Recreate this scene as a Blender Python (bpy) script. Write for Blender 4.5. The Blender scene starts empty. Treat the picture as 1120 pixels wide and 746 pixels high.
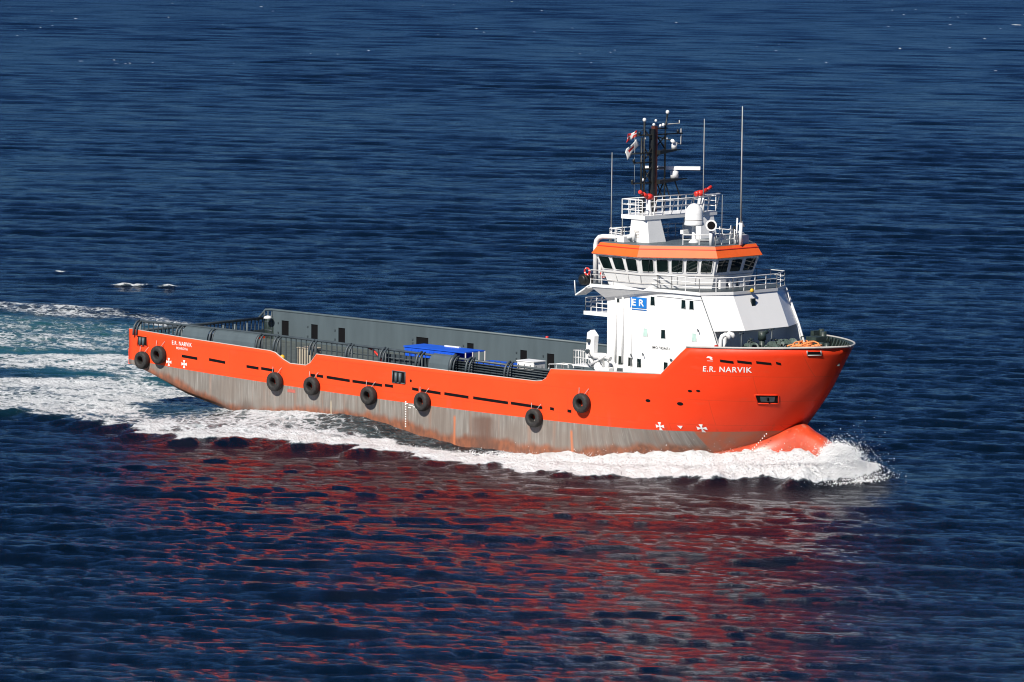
import bpy, bmesh, math, random
import numpy as np
from mathutils import Vector, Matrix
R=math.radians
random.seed(7)
S=bpy.context.scene
COL=S.collection

# ---------------------------------------------------------------- camera, sky, sun, exposure
CAM=np.array([277.0525164,-284.90012358,48.23924393])
def make_camera():
    th,ph,r=R(44),R(5.85),R(0.5)
    F=Vector((-math.sin(th)*math.cos(ph),math.cos(th)*math.cos(ph),-math.sin(ph)))
    Rt=F.cross(Vector((0,0,1))).normalized(); U=Rt.cross(F)
    R2=Rt*math.cos(r)+U*math.sin(r); U2=U*math.cos(r)-Rt*math.sin(r)
    cd=bpy.data.cameras.new('camera'); co=bpy.data.objects.new('camera',cd); COL.objects.link(co)
    M=Matrix((R2,U2,-F)).transposed().to_4x4(); M.translation=Vector(CAM)
    co.matrix_world=M
    cd.sensor_width=36; cd.lens=5600/1120*36; cd.clip_start=1; cd.clip_end=60000
    S.camera=co
make_camera()
SUN=Vector((0.16,-0.73,0.66)).normalized()
w=bpy.data.worlds.new('World'); S.world=w; w.use_nodes=True
nt=w.node_tree; bg=nt.nodes['Background']
sky=nt.nodes.new('ShaderNodeTexSky'); sky.sky_type='NISHITA'; sky.sun_disc=False
sky.sun_elevation=math.asin(SUN.z); sky.sun_rotation=math.atan2(SUN.x,SUN.y)
sky.air_density=0.7; sky.dust_density=0.0; sky.ozone_density=5.0; sky.altitude=0
tint=nt.nodes.new('ShaderNodeMix'); tint.data_type='RGBA'; tint.blend_type='MULTIPLY'; tint.inputs[0].default_value=1; tint.inputs[7].default_value=(0.33,0.55,0.86,1)
nt.links.new(sky.outputs[0],tint.inputs[6]); nt.links.new(tint.outputs[2],bg.inputs[0]); bg.inputs[1].default_value=0.046
sl=bpy.data.lights.new('sun','SUN'); sl.energy=4.6; sl.angle=R(0.5); sl.color=(1,0.95,0.87)
so=bpy.data.objects.new('sun',sl); COL.objects.link(so)
so.rotation_euler=SUN.to_track_quat('Z','Y').to_euler()
S.render.filter_size=1.1; S.cycles.filter_width=1.1
S.view_settings.view_transform='Standard'; S.view_settings.look='None'
S.view_settings.exposure=0.48; S.view_settings.gamma=1; S.view_settings.use_curve_mapping=False

# ---------------------------------------------------------------- materials
def mat(name,col,rough=0.5,metal=0,var=0.12,scale=1.5,spec=0.5,bump=0,streak=False,coat=0):
    m=bpy.data.materials.new(name); m.use_nodes=True; t=m.node_tree; n=t.nodes; l=t.links
    b=n['Principled BSDF']; b.inputs['Roughness'].default_value=rough; b.inputs['Metallic'].default_value=metal
    b.inputs['Specular IOR Level'].default_value=spec
    b.inputs['Coat Weight'].default_value=coat
    tc=n.new('ShaderNodeTexCoord'); mp=n.new('ShaderNodeMapping'); l.new(tc.outputs['Object'],mp.inputs[0])
    mp.inputs['Scale'].default_value=(1,1,0.18) if streak else (1,1,1)
    no=n.new('ShaderNodeTexNoise'); no.inputs['Scale'].default_value=scale; no.inputs['Detail'].default_value=6
    l.new(mp.outputs[0],no.inputs['Vector'])
    r=n.new('ShaderNodeValToRGB'); r.color_ramp.elements[0].position=0.3; r.color_ramp.elements[1].position=0.7
    lo=[max(0,c*(1-var)) for c in col]; hi=[min(1,c*(1+var)) for c in col]
    r.color_ramp.elements[0].color=(*lo,1); r.color_ramp.elements[1].color=(*hi,1)
    l.new(no.outputs[0],r.inputs[0]); l.new(r.outputs[0],b.inputs['Base Color'])
    if bump:
        bp=n.new('ShaderNodeBump'); bp.inputs['Strength'].default_value=bump; bp.inputs['Distance'].default_value=0.02
        n2=n.new('ShaderNodeTexNoise'); n2.inputs['Scale'].default_value=3; l.new(tc.outputs['Object'],n2.inputs['Vector'])
        l.new(n2.outputs[0],bp.inputs['Height']); l.new(bp.outputs[0],b.inputs['Normal'])
    return m
M={}
M['white']=mat('white_paint',(0.82,0.82,0.81),0.35,var=0.018,streak=True,scale=1.2)
M['white2']=mat('white_equipment_paint',(0.78,0.78,0.77),0.35,var=0.06,scale=4)
M['orange']=mat('orange_brow_paint',(0.86,0.13,0.022),0.35,var=0.06)
M['grey']=mat('grey_steel_paint',(0.075,0.10,0.112),0.5,var=0.1,streak=True)
M['greydark']=mat('dark_grey_steel',(0.045,0.06,0.07),0.5,var=0.2)
M['deck']=mat('deck_coating',(0.07,0.085,0.08),0.8,var=0.3)
M['green']=mat('dark_green_machinery',(0.026,0.04,0.036),0.45,var=0.35,scale=5)
M['dark']=mat('shadowed_opening',(0.006,0.006,0.007),0.8,spec=0.1)
M['black']=mat('black_mast_paint',(0.012,0.014,0.014),0.45,var=0.3)
M['rust']=mat('dark_red_mast_paint',(0.09,0.025,0.015),0.5,var=0.3,scale=4)
M['rubber']=mat('worn_black_rubber',(0.022,0.021,0.020),0.75,var=0.4,scale=5,bump=0.4)
M['glass']=mat('window_glass',(0.006,0.014,0.013),0.06,var=0.5,scale=0.9,spec=0.8)
M['red']=mat('red_paint',(0.62,0.03,0.02),0.4)
M['blue']=mat('blue_container_paint',(0.015,0.10,0.62),0.4,var=0.1)
M['bluesign']=mat('blue_sign',(0.01,0.17,0.55),0.5,var=0.02)
M['beige']=mat('beige_paint',(0.38,0.33,0.25),0.6)
M['yellow']=mat('yellow_paint',(0.7,0.42,0.03),0.5)
M['ropeo']=mat('orange_rope',(0.75,0.25,0.08),0.8,var=0.4,scale=8)
M['lettering']=mat('white_lettering',(0.8,0.79,0.76),0.5,var=0.05)
M['darkletter']=mat('grey_lettering',(0.12,0.12,0.12),0.5,var=0.05)
M['fadedred']=mat('faded_red_patch',(0.45,0.12,0.09),0.6)
M['rim']=mat('pale_edge_paint',(0.42,0.40,0.38),0.5)

def hull_orange():
    m=mat('orange_hull_paint',(0.84,0.072,0.018),0.45,var=0.05,scale=0.35,spec=0.22)
    t=m.node_tree;n=t.nodes;l=t.links;b=n['Principled BSDF']
    # slightly deeper, redder fresh paint forward and plate-line unevenness
    tc=n.new('ShaderNodeTexCoord'); sx=n.new('ShaderNodeSeparateXYZ'); l.new(tc.outputs['Object'],sx.inputs[0])
    mr=n.new('ShaderNodeMapRange'); mr.inputs[1].default_value=14; mr.inputs[2].default_value=30
    l.new(sx.outputs[0],mr.inputs[0])
    mx=n.new('ShaderNodeMix'); mx.data_type='RGBA'; l.new(mr.outputs[0],mx.inputs[0])
    old=b.inputs['Base Color'].links[0].from_socket
    l.new(old,mx.inputs[6]); mx.inputs[7].default_value=(0.78,0.045,0.011,1)
    # scuffs
    mp=n.new('ShaderNodeMapping'); l.new(tc.outputs['Object'],mp.inputs[0]); mp.inputs['Scale'].default_value=(0.5,0.5,2.2)
    ns=n.new('ShaderNodeTexNoise'); ns.inputs['Scale'].default_value=1.2; ns.inputs['Detail'].default_value=8; l.new(mp.outputs[0],ns.inputs['Vector'])
    rr=n.new('ShaderNodeMapRange'); rr.inputs[1].default_value=0.60; rr.inputs[2].default_value=0.75; rr.inputs[4].default_value=0.22
    l.new(ns.outputs[0],rr.inputs[0])
    m2=n.new('ShaderNodeMix'); m2.data_type='RGBA'; l.new(rr.outputs[0],m2.inputs[0]); l.new(mx.outputs[2],m2.inputs[6]); m2.inputs[7].default_value=(0.55,0.10,0.05,1)
    l.new(m2.outputs[2],b.inputs['Base Color'])
    # rust and dirt runs, plate seams
    mp2=n.new('ShaderNodeMapping'); l.new(tc.outputs['Object'],mp2.inputs[0]); mp2.inputs['Scale'].default_value=(1,1,0.05)
    nr=n.new('ShaderNodeTexNoise'); nr.inputs['Scale'].default_value=2.2; nr.inputs['Detail'].default_value=8; l.new(mp2.outputs[0],nr.inputs['Vector'])
    r2=n.new('ShaderNodeMapRange'); r2.inputs[1].default_value=0.60; r2.inputs[2].default_value=0.72; r2.inputs[4].default_value=0.5; l.new(nr.outputs[0],r2.inputs[0])
    rz=n.new('ShaderNodeMapRange'); rz.inputs[1].default_value=4.5; rz.inputs[2].default_value=3.0; l.new(sx.outputs[2],rz.inputs[0])
    mu=n.new('ShaderNodeMath'); mu.operation='MULTIPLY'; l.new(r2.outputs[0],mu.inputs[0]); l.new(rz.outputs[0],mu.inputs[1])
    m3=n.new('ShaderNodeMix'); m3.data_type='RGBA'; l.new(mu.outputs[0],m3.inputs[0]); l.new(m2.outputs[2],m3.inputs[6]); m3.inputs[7].default_value=(0.30,0.08,0.04,1)
    cx=n.new('ShaderNodeCombineXYZ'); l.new(sx.outputs[0],cx.inputs[0]); l.new(sx.outputs[2],cx.inputs[1])
    bk=n.new('ShaderNodeTexBrick'); bk.inputs['Scale'].default_value=1; bk.inputs['Mortar Size'].default_value=0.03; bk.inputs['Mortar Smooth'].default_value=0.6; bk.inputs['Brick Width'].default_value=6.2; bk.inputs['Row Height'].default_value=1.9
    l.new(cx.outputs[0],bk.inputs['Vector'])
    m4=n.new('ShaderNodeMix'); m4.data_type='RGBA'; mf=n.new('ShaderNodeMath'); mf.operation='MULTIPLY'; mf.inputs[1].default_value=0.38; l.new(bk.outputs['Fac'],mf.inputs[0]); l.new(mf.outputs[0],m4.inputs[0])
    l.new(m3.outputs[2],m4.inputs[6]); m4.inputs[7].default_value=(0.42,0.05,0.02,1)
    l.new(m4.outputs[2],b.inputs['Base Color'])
    bp=n.new('ShaderNodeBump'); bp.inputs['Strength'].default_value=0.5; bp.inputs['Distance'].default_value=0.05
    n2=n.new('ShaderNodeTexNoise'); n2.inputs['Scale'].default_value=0.9; n2.inputs['Detail'].default_value=3; l.new(tc.outputs['Object'],n2.inputs['Vector'])
    wv=n.new('ShaderNodeTexWave'); wv.inputs['Scale'].default_value=0.26; wv.inputs['Distortion'].default_value=1.0; l.new(tc.outputs['Object'],wv.inputs['Vector'])
    ad=n.new('ShaderNodeMath'); ad.operation='MULTIPLY_ADD'; l.new(wv.outputs['Fac'],ad.inputs[0]); ad.inputs[1].default_value=0.35; l.new(n2.outputs[0],ad.inputs[2])
    l.new(ad.outputs[0],bp.inputs['Height']); l.new(bp.outputs[0],b.inputs['Normal'])
    return m
M['hull']=hull_orange()
def hull_lower():
    m=bpy.data.materials.new('worn_grey_bottom_paint'); m.use_nodes=True; t=m.node_tree;n=t.nodes;l=t.links
    b=n['Principled BSDF']; b.inputs['Roughness'].default_value=0.55
    tc=n.new('ShaderNodeTexCoord'); sx=n.new('ShaderNodeSeparateXYZ'); l.new(tc.outputs['Object'],sx.inputs[0])
    def noise(scale,stretch,detail=6):
        mp=n.new('ShaderNodeMapping'); mp.inputs['Scale'].default_value=stretch; l.new(tc.outputs['Object'],mp.inputs[0])
        q=n.new('ShaderNodeTexNoise'); q.inputs['Scale'].default_value=scale; q.inputs['Detail'].default_value=detail
        l.new(mp.outputs[0],q.inputs['Vector']); return q.outputs[0]
    def rng(v,a,b_,c=0,d=1):
        q=n.new('ShaderNodeMapRange'); l.new(v,q.inputs[0]); q.inputs[1].default_value=a;q.inputs[2].default_value=b_;q.inputs[3].default_value=c;q.inputs[4].default_value=d
        q.interpolation_type='SMOOTHSTEP'; return q.outputs[0]
    def mth(op,a,b_):
        q=n.new('ShaderNodeMath'); q.operation=op
        for i,v in enumerate((a,b_)):
            if hasattr(v,'links'): l.new(v,q.inputs[i])
            else: q.inputs[i].default_value=v
        return q.outputs[0]
    def mix(f,a,b_):
        q=n.new('ShaderNodeMix'); q.data_type='RGBA'
        l.new(f,q.inputs[0])
        for i,v in ((6,a),(7,b_)):
            if isinstance(v,tuple): q.inputs[i].default_value=(*v,1)
            else: l.new(v,q.inputs[i])
        return q.outputs[2]
    st=noise(3.0,(1,0,0.09)); st2=noise(9.0,(1,0,0.05))
    c=mix(rng(st,0.3,0.7),(0.175,0.155,0.135),(0.255,0.235,0.21))
    c=mix(mth('MULTIPLY',rng(st2,0.52,0.72),0.35),c,(0.55,0.53,0.50))
    # rust streaks
    st3=noise(1.6,(1,0,0.06))
    c=mix(mth('MULTIPLY',rng(st3,0.52,0.75),0.55),c,(0.30,0.15,0.09))
    # rust band near the waterline; follows the keel rise aft
    xx=sx.outputs[0]; zz=sx.outputs[2]
    nz=noise(0.8,(1,0,0.6)); 
    aft=rng(xx,-32.0,-20.0,2.2,0.0)
    mid=rng(xx,-4.0,3.0,0.75,0.0)
    midb=rng(xx,-20.0,-12.0,0.0,1.0)
    lift=mth('ADD',aft,mth('MULTIPLY',mid,midb))
    zr=mth('SUBTRACT',zz,lift)
    fw=rng(xx,14.0,24.0,0.0,0.9)
    zr=mth('SUBTRACT',zr,fw)
    zr=mth('ADD',zr,mth('MULTIPLY',mth('SUBTRACT',nz,0.5),1.1))
    band=rng(zr,0.85,1.45,1.0,0.0)
    c=mix(mth('MULTIPLY',rng(noise(.35,(1,1,1),3),.4,.65),.45),c,(.20,.155,.125))
    c=mix(mth('MULTIPLY',band,0.92),c,mix(rng(noise(2.5,(1,1,.5)),.35,.65),(0.17,0.065,0.035),(0.30,0.10,0.045)))
    # big brown patch
    px=rng(mth('ABSOLUTE',mth('SUBTRACT',mth('ADD',xx,mth('MULTIPLY',nz,1.2)),7.3),0),0.3,1.9,1,0)
    pz=rng(mth('ADD',zz,mth('MULTIPLY',nz,0.8)),3.2,2.6,1,1)
    pz=rng(mth('ADD',zz,nz),3.5,3.0,0,1)
    c=mix(mth('MULTIPLY',mth('MULTIPLY',px,pz),0.75),c,(0.13,0.07,0.05))
    px2=rng(mth('ABSOLUTE',mth('SUBTRACT',xx,-19.6),0),0.2,1.6,1,0)
    c=mix(mth('MULTIPLY',mth('MULTIPLY',px2,rng(zr,1.2,2.2,1,0)),0.6),c,(0.10,0.06,0.045))
    # orange runs
    for xo,wd in ((3.6,0.22),(15.9,0.2),(-10.0,0.08)):
        pr=rng(mth('ABSOLUTE',mth('SUBTRACT',mth('ADD',xx,mth('MULTIPLY',mth('SUBTRACT',st2,.5),.35)),xo),0),wd*0.1,wd*.9,1,0)
        c=mix(mth('MULTIPLY',pr,rng(zz,2.7,2.4,0,0.85)),c,(0.55,0.17,0.07) if xo>0 else (0.5,0.42,0.3))
    # forward: primer brown/orange under the bow
    fr=rng(mth('ADD',xx,mth('MULTIPLY',zz,0.15)),26.75,26.9)
    c=mix(fr,c,mix(rng(noise(1.3,(1,1,1)),0.35,0.65),(0.42,0.10,0.04),(0.33,0.12,0.07)))
    l.new(c,b.inputs['Base Color'])
    return m
M['lower']=hull_lower()
def bulb_mat():
    m=mat('worn_orange_bulb_paint',(0.50,0.055,0.020),0.3,var=0.28,scale=1.0)
    t=m.node_tree;n=t.nodes;l=t.links;b=n['Principled BSDF']
    tc=n.new('ShaderNodeTexCoord'); sx=n.new('ShaderNodeSeparateXYZ'); l.new(tc.outputs['Object'],sx.inputs[0])
    ns=n.new('ShaderNodeTexNoise'); ns.inputs['Scale'].default_value=1.6; ns.inputs['Detail'].default_value=7; l.new(tc.outputs['Object'],ns.inputs['Vector'])
    r=n.new('ShaderNodeMapRange'); r.inputs[1].default_value=0.62; r.inputs[2].default_value=0.72; r.inputs[4].default_value=0.6; l.new(ns.outputs[0],r.inputs[0])
    mx=n.new('ShaderNodeMix'); mx.data_type='RGBA'; l.new(r.outputs[0],mx.inputs[0]); l.new(b.inputs['Base Color'].links[0].from_socket,mx.inputs[6]); mx.inputs[7].default_value=(0.45,0.20,0.14,1)
    rb=n.new('ShaderNodeMapRange'); rb.inputs[1].default_value=3.3; rb.inputs[2].default_value=1.8; rb.inputs[4].default_value=.75; l.new(sx.outputs[2],rb.inputs[0])
    mb_=n.new('ShaderNodeMath'); mb_.operation='MULTIPLY'; l.new(rb.outputs[0],mb_.inputs[0]); nb=n.new('ShaderNodeTexNoise'); nb.inputs['Scale'].default_value=.9; nb.inputs['Detail'].default_value=6; l.new(tc.outputs['Object'],nb.inputs['Vector'])
    rn=n.new('ShaderNodeMapRange'); rn.inputs[1].default_value=.3; rn.inputs[2].default_value=.6; l.new(nb.outputs[0],rn.inputs[0]); l.new(rn.outputs[0],mb_.inputs[1])
    m2=n.new('ShaderNodeMix'); m2.data_type='RGBA'; l.new(mb_.outputs[0],m2.inputs[0]); l.new(mx.outputs[2],m2.inputs[6]); m2.inputs[7].default_value=(.24,.085,.05,1)
    l.new(m2.outputs[2],b.inputs['Base Color']); return m
M['bulb']=bulb_mat()

# ---------------------------------------------------------------- mesh helpers
class MB:
    def __init__(s): s.v=[];s.f=[];s.m=[];s.sm=[]
    def add(s,vs,fs,mi=0,smooth=False):
        o=len(s.v); s.v+=[tuple(v) for v in vs]
        for f in fs: s.f.append(tuple(i+o for i in f)); s.m.append(mi); s.sm.append(smooth)
        return s
    def box(s,a,b,mi=0):
        (x0,y0,z0),(x1,y1,z1)=a,b
        x0,x1=sorted((x0,x1));y0,y1=sorted((y0,y1));z0,z1=sorted((z0,z1))
        vs=[(x,y,z) for z in(z0,z1) for y in(y0,y1) for x in(x0,x1)]
        return s.add(vs,[(0,2,3,1),(4,5,7,6),(0,1,5,4),(2,6,7,3),(0,4,6,2),(1,3,7,5)],mi)
    def tube(s,path,r,n=8,mi=0,cap=True,r2=None):
        P=[Vector(p) for p in path]; k=len(P); rings=[]
        prev=None
        for i,p in enumerate(P):
            d=(P[min(i+1,k-1)]-P[max(i-1,0)]).normalized()
            if prev is None:
                a=Vector((0,0,1)) if abs(d.z)<0.9 else Vector((1,0,0))
                u=d.cross(a).normalized()
            else:
                u=(prev-d*prev.dot(d)).normalized()
            prev=u; v=d.cross(u)
            rr=r if r2 is None else r+(r2-r)*i/(k-1)
            rings.append([p+(u*math.cos(2*math.pi*j/n)+v*math.sin(2*math.pi*j/n))*rr for j in range(n)])
        vs=[q for rg in rings for q in rg]; fs=[]
        for i in range(k-1):
            for j in range(n):
                a=i*n+j;b=i*n+(j+1)%n; fs.append((a,b,b+n,a+n))
        s.add(vs,fs,mi,True)
        if cap:
            o=len(s.v)-len(vs)
            s.f.append(tuple(o+j for j in range(n))[::-1]); s.m.append(mi); s.sm.append(False)
            s.f.append(tuple(o+(k-1)*n+j for j in range(n))); s.m.append(mi); s.sm.append(False)
        return s
    def prism(s,poly,z0,z1,mi=0):
        n=len(poly); vs=[(x,y,z0) for x,y in poly]+[(x,y,z1) for x,y in poly]
        fs=[tuple(range(n))[::-1],tuple(range(n,2*n))]+[(i,(i+1)%n,(i+1)%n+n,i+n) for i in range(n)]
        return s.add(vs,fs,mi)
    def rings(s,rgs,mi=0,smooth=False,cap=True):
        n=len(rgs[0]); vs=[q for rg in rgs for q in rg]; fs=[]
        for i in range(len(rgs)-1):
            for j in range(n):
                a=i*n+j;b=i*n+(j+1)%n; fs.append((a,b,b+n,a+n))
        s.add(vs,fs,mi,smooth)
        if cap:
            o=len(s.v)-len(vs)
            s.f.append(tuple(o+j for j in range(n))[::-1]); s.m.append(mi); s.sm.append(False)
            s.f.append(tuple(o+(len(rgs)-1)*n+j for j in range(n))); s.m.append(mi); s.sm.append(False)
        return s
    def lathe(s,prof,c,n=20,mi=0,axis='z'):
        rgs=[]
        for r,h in prof:
            rg=[]
            for j in range(n):
                a=2*math.pi*j/n; x,y=r*math.cos(a),r*math.sin(a)
                if axis=='z': rg.append((c[0]+x,c[1]+y,c[2]+h))
                elif axis=='y': rg.append((c[0]+x,c[1]-h,c[2]+y))
                else: rg.append((c[0]+h,c[1]+x,c[2]+y))
            rgs.append(rg)
        return s.rings(rgs,mi,True,cap=True)
    def slab(s,quad,t,mi=0):
        q=[Vector(p) for p in quad]; nrm=(q[1]-q[0]).cross(q[2]-q[0]).normalized()*t
        n=len(q); vs=q+[p-nrm for p in q]
        return s.add(vs,[tuple(range(n)),tuple(range(n,2*n))[::-1]]+[(i,i+n,(i+1)%n+n,(i+1)%n) for i in range(n)],mi)
    def build(s,name,m,parent=None,bevel=0,loc=None):
        me=bpy.data.meshes.new(name); me.from_pydata(s.v,[],s.f)
        ms=m if isinstance(m,(list,tuple)) else [m]
        for k in ms: me.materials.append(M[k])
        me.polygons.foreach_set('material_index',s.m); me.polygons.foreach_set('use_smooth',s.sm)
        bm=bmesh.new(); bm.from_mesh(me); bmesh.ops.recalc_face_normals(bm,faces=bm.faces); bm.to_mesh(me); bm.free()
        o=bpy.data.objects.new(name,me); COL.objects.link(o)
        if parent: o.parent=parent
        if loc: o.location=loc
        if bevel:
            b=o.modifiers.new('bevel','BEVEL'); b.width=bevel; b.segments=2; b.limit_method='ANGLE'
        return o
def empty(name,label,cat,loc=(0,0,0),group=None):
    o=bpy.data.objects.new(name,None); COL.objects.link(o); o.location=loc
    o['label']=label;o['category']=cat
    if group:o['group']=group
    return o
def tag(o,label,cat,group=None):
    o['label']=label;o['category']=cat
    if group:o['group']=group
    return o

# ---------------------------------------------------------------- hull shape
def hb(x,z):
    x=np.asarray(x,float); z=np.asarray(z,float)
    xs=XS(z); x0=np.interp(z,[-3,1,3.5,6,9.8],[8,12,15,17.5,20.5])
    t=np.clip((x-x0)/(xs-x0),0,1)
    p=np.interp(z,[1,3.5,9.8],[2.6,3.1,2.1]); q=np.interp(z,[1,3.5,9.8],[1.2,1.45,1.4])
    h=8*(1-t**p)**(1/q)
    a=np.clip((-24-x)/10,0,1)
    return h*(1-0.05*a*a)
def XS(z): return np.interp(z,[-3,0,2,4,5.1,6.4,7.6,8.8,10],[25,28,30.0,31.7,32.7,33.8,34.6,35.4,36.25])
ZT=[(-34.2,6.4),(-27,6.2),(-17,5.95),(-16.4,5.85),(-15.5,5.4),(-14.7,5.12),(-12.9,5.12),(-12.4,5.35),(-11.7,6.1),(3.9,5.97),(12.2,5.95),(12.9,6.05),(13.4,6.4),(13.7,7.0),(24.45,7.45),(26.65,9.62),(33,9.78),(36.3,9.9)]
def ztop(x): return np.interp(x,[a for a,b in ZT],[b for a,b in ZT])
def zpaint(x): return 3.1+0.00045*(np.asarray(x)-8)**2
def zbot(x): return np.interp(x,[-34.2,-33.5,-30.5,-27.2,-22.9,-18,-10],[3.5,3.4,2.6,1.65,0.9,-0.6,-3])
ship=empty('supply_ship','orange offshore supply ship with white bridge at the bow, under way with foaming wake','ship')

def build_hull():
    cols=sorted(set([round(v,3) for v in np.arange(-34.2,8.01,0.6)]+[a for a,b in ZT if a<8]))
    vcol=[('x',c) for c in cols]
    vs=[1-(1-u)**1.35 for u in np.linspace(0.012,1,84)]
    vcol+=[('v',v) for v in vs]
    low=np.linspace(0,1,7); up=np.linspace(0,1,11)[1:]
    def column(kind,c,side):
        out=[]
        for seg,ws in ((0,low),(1,up)):
            for wv in ws:
                x=c if kind=='x' else 8+c*(36.2-8)
                for _ in range(6):
                    zb,zp,zt=float(zbot(x)),float(zpaint(x)),float(ztop(x))
                    z=zb+(zp-zb)*wv if seg==0 else zp+(zt-zp)*wv
                    if kind=='v': x=8+c*(float(XS(z))-8)
                y=float(hb(x,z))
                if seg==0 and wv==0: y=max(0,y-0.35)
                if kind=='v' and c>=0.9999: y=0.0
                out.append((x,side*y,z))
        return out
    mb=MB(); nr=len(low)+len(up)
    for side in (-1,1):
        P=[column(k,c,side) for k,c in vcol]; V=[q for p in P for q in p]
        fl=[];fu=[]
        for i in range(len(P)-1):
            for j in range(nr-1):
                a=i*nr+j; f=(a,a+nr,a+nr+1,a+1) if side<0 else (a,a+1,a+nr+1,a+nr)
                (fl if j<6 else fu).append(f)
        o=len(mb.v); mb.v+=V
        for fs,mi in((fl,1),(fu,0)):
            for f in fs: mb.f.append(tuple(i+o for i in f)); mb.m.append(mi); mb.sm.append(True)
    # transom
    ys=7.6
    # no recalc: keep winding for solidify
    me=bpy.data.meshes.new('hull'); me.from_pydata(mb.v,[],mb.f)
    for k in('hull','lower','green','grey','grey'): me.materials.append(M[k])
    me.polygons.foreach_set('material_index',mb.m); me.polygons.foreach_set('use_smooth',mb.sm)
    o=bpy.data.objects.new('hull',me); COL.objects.link(o); o.parent=ship
    bm=bmesh.new(); bm.from_mesh(me); bmesh.ops.remove_doubles(bm,verts=bm.verts,dist=0.002); bm.to_mesh(me); bm.free()
    sd=o.modifiers.new('plating','SOLIDIFY'); sd.thickness=0.12; sd.offset=-1; sd.material_offset=2; sd.material_offset_rim=3
    return o
hull=build_hull()

def onhull(x,z,e=0.02,side=-1): return (x,side*(float(hb(x,z))+e),z)
def hullpatch(x0,x1,z0,z1,e=0.02,slope=0.0,mb=None,mi=0):
    mb=mb or MB(); n=max(2,int((x1-x0)/0.3)); V=[]
    for i in range(n+1):
        x=x0+(x1-x0)*i/n
        for z in(z0,z1): V.append(onhull(x,z+slope*(x-x0),e))
    mb.add(V,[(2*i,2*i+2,2*i+3,2*i+1) for i in range(n)],mi); return mb

MB().box((-34.25,-7.6,3.5),(-34.05,7.6,4.75)).build('transom','hull',ship)
# decks
def deckpoly(x0,x1,z,inset=0.1,n=40):
    xs=[x0+(x1-x0)*i/n for i in range(n+1)]
    a=[(x,-max(0.02,float(hb(x,z))-inset)) for x in xs]; b=[(x,-y) for x,y in a[::-1]]
    return a+b
MB().prism(deckpoly(-34.1,13.7,4.6),4.4,4.6).build('cargo_deck','deck',ship)
MB().prism(deckpoly(13.6,26.9,5.95,.3),5.8,5.95).build('main_deck','deck',ship)
MB().prism(deckpoly(26.7,35.3,8.6,.45),8.4,8.6).build('forecastle_deck','deck',ship)
MB().box((13.55,-7.8,4.6),(13.7,7.8,6.0)).build('deck_step_bulkhead','white',ship)
MB().box((26.6,-5.6,5.95),(26.72,5.6,8.6)).build('forecastle_bulkhead','white',ship)

# bulbous bow
def bulb():
    rg=[]
    tab=[(18,7.6,0.3),(21,7.4,1.0),(24,6.6,1.75),(26.5,5.2,2.4),(28.3,3.8,2.9),(29.8,2.6,3.4),(31.0,1.8,3.75),(31.9,1.45,3.85),(32.8,1.35,3.4),(33.9,1.3,3.0),(34.8,1.15,2.5),(35.5,.85,1.9),(36.0,.4,1.1)]
    for x,wd,zt in tab:
        zb=-3.0; zc=zt-min(2.6,(zt-zb)*0.5); row=[]
        n=28
        for j in range(n):
            a=2*math.pi*j/n; c,s_=math.cos(a),math.sin(a)
            e=0.85
            y=wd*math.copysign(abs(c)**e,c)
            z=zc+(zt-zc)*math.copysign(abs(s_)**1.15,s_) if s_>0 else zc+(zc-zb)*s_
            row.append((x,y,z))
        rg.append(row)
    return MB().rings(rg,0,True).build('bulbous_bow','bulb',ship)
bulb()

# hull details ---------------------------------------------------
SLOTS=[(-27.4,-25.5,4.72,4.65),(-24.1,-22.2,4.7,4.6),(-19.7,-18.3,4.5,4.45),(-18.0,-16.5,4.48,4.42),(-12.3,-11.8,4.42,4.4),(-11.6,-10.9,4.42,4.4),(-10.5,-7.9,4.4,4.32),(-7.6,-4.3,4.32,4.26),(-4.0,-3.1,4.3,4.28),(-1.0,-0.3,4.28,4.25),(0,2.1,4.25,4.18),(2.5,5.1,4.2,4.13),(5.6,9.3,4.14,4.06),(9.6,12.9,4.08,4.0),(13.7,14.1,4.02,4.0),(15.5,15.9,4.0,3.98)]
for a,b,z0,z1 in SLOTS:
    mb=MB(); hullpatch(a,b,z0-0.11,z0+0.11,0.012,(z1-z0)/(b-a),mb)
    n=max(1,int((b-a)/1.4))
    mb.build('freeing_port','dark',hull)
for a,b,z0,z1 in [(29.05,29.95,8.75,8.66),(30.2,31.1,8.74,8.65),(31.38,32.25,8.72,8.62),(32.52,32.78,8.7,8.62)]:
    mb=MB(); hullpatch(a,b,z0-0.13,z0+0.07,0.012,(z1-z0)/(b-a),mb); mb.build('bow_slot','dark',hull)
# square mooring openings in the bulwark
for a,b,z0,z1,nm in [(-33.05,-31.75,5.13,5.92,'mooring_opening'),(-3.15,-1.75,4.6,5.5,'mooring_opening')]:
    mb=MB(); hullpatch(a,b,z0,z1,0.015,-0.01,mb); o=mb.build(nm,'dark',hull)
    f=MB()
    for p,q in (((a,z0),(b,z0)),((a,z1),(b,z1)),((a,z0),(a,z1)),((b,z0),(b,z1))):
        f.tube([onhull(p[0],p[1],0.03),onhull(q[0],q[1],0.03)],0.045,6)
    xm=(a+b)/2
    f.build('opening_frame','hull' if a<-20 else 'grey',o)
    g=MB()
    for k in(0.3,0.62): g.tube([onhull(a+(b-a)*k,z0+0.05,0.04),onhull(a+(b-a)*k,z1-0.1,0.04)],0.13,8)
    g.build('roller','grey',o)
MB().tube([onhull(-1.15,4.88,-0.02),onhull(-1.15,4.88,0.03)],0.11,10).build('side_light_hole','dark',hull)
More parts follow.
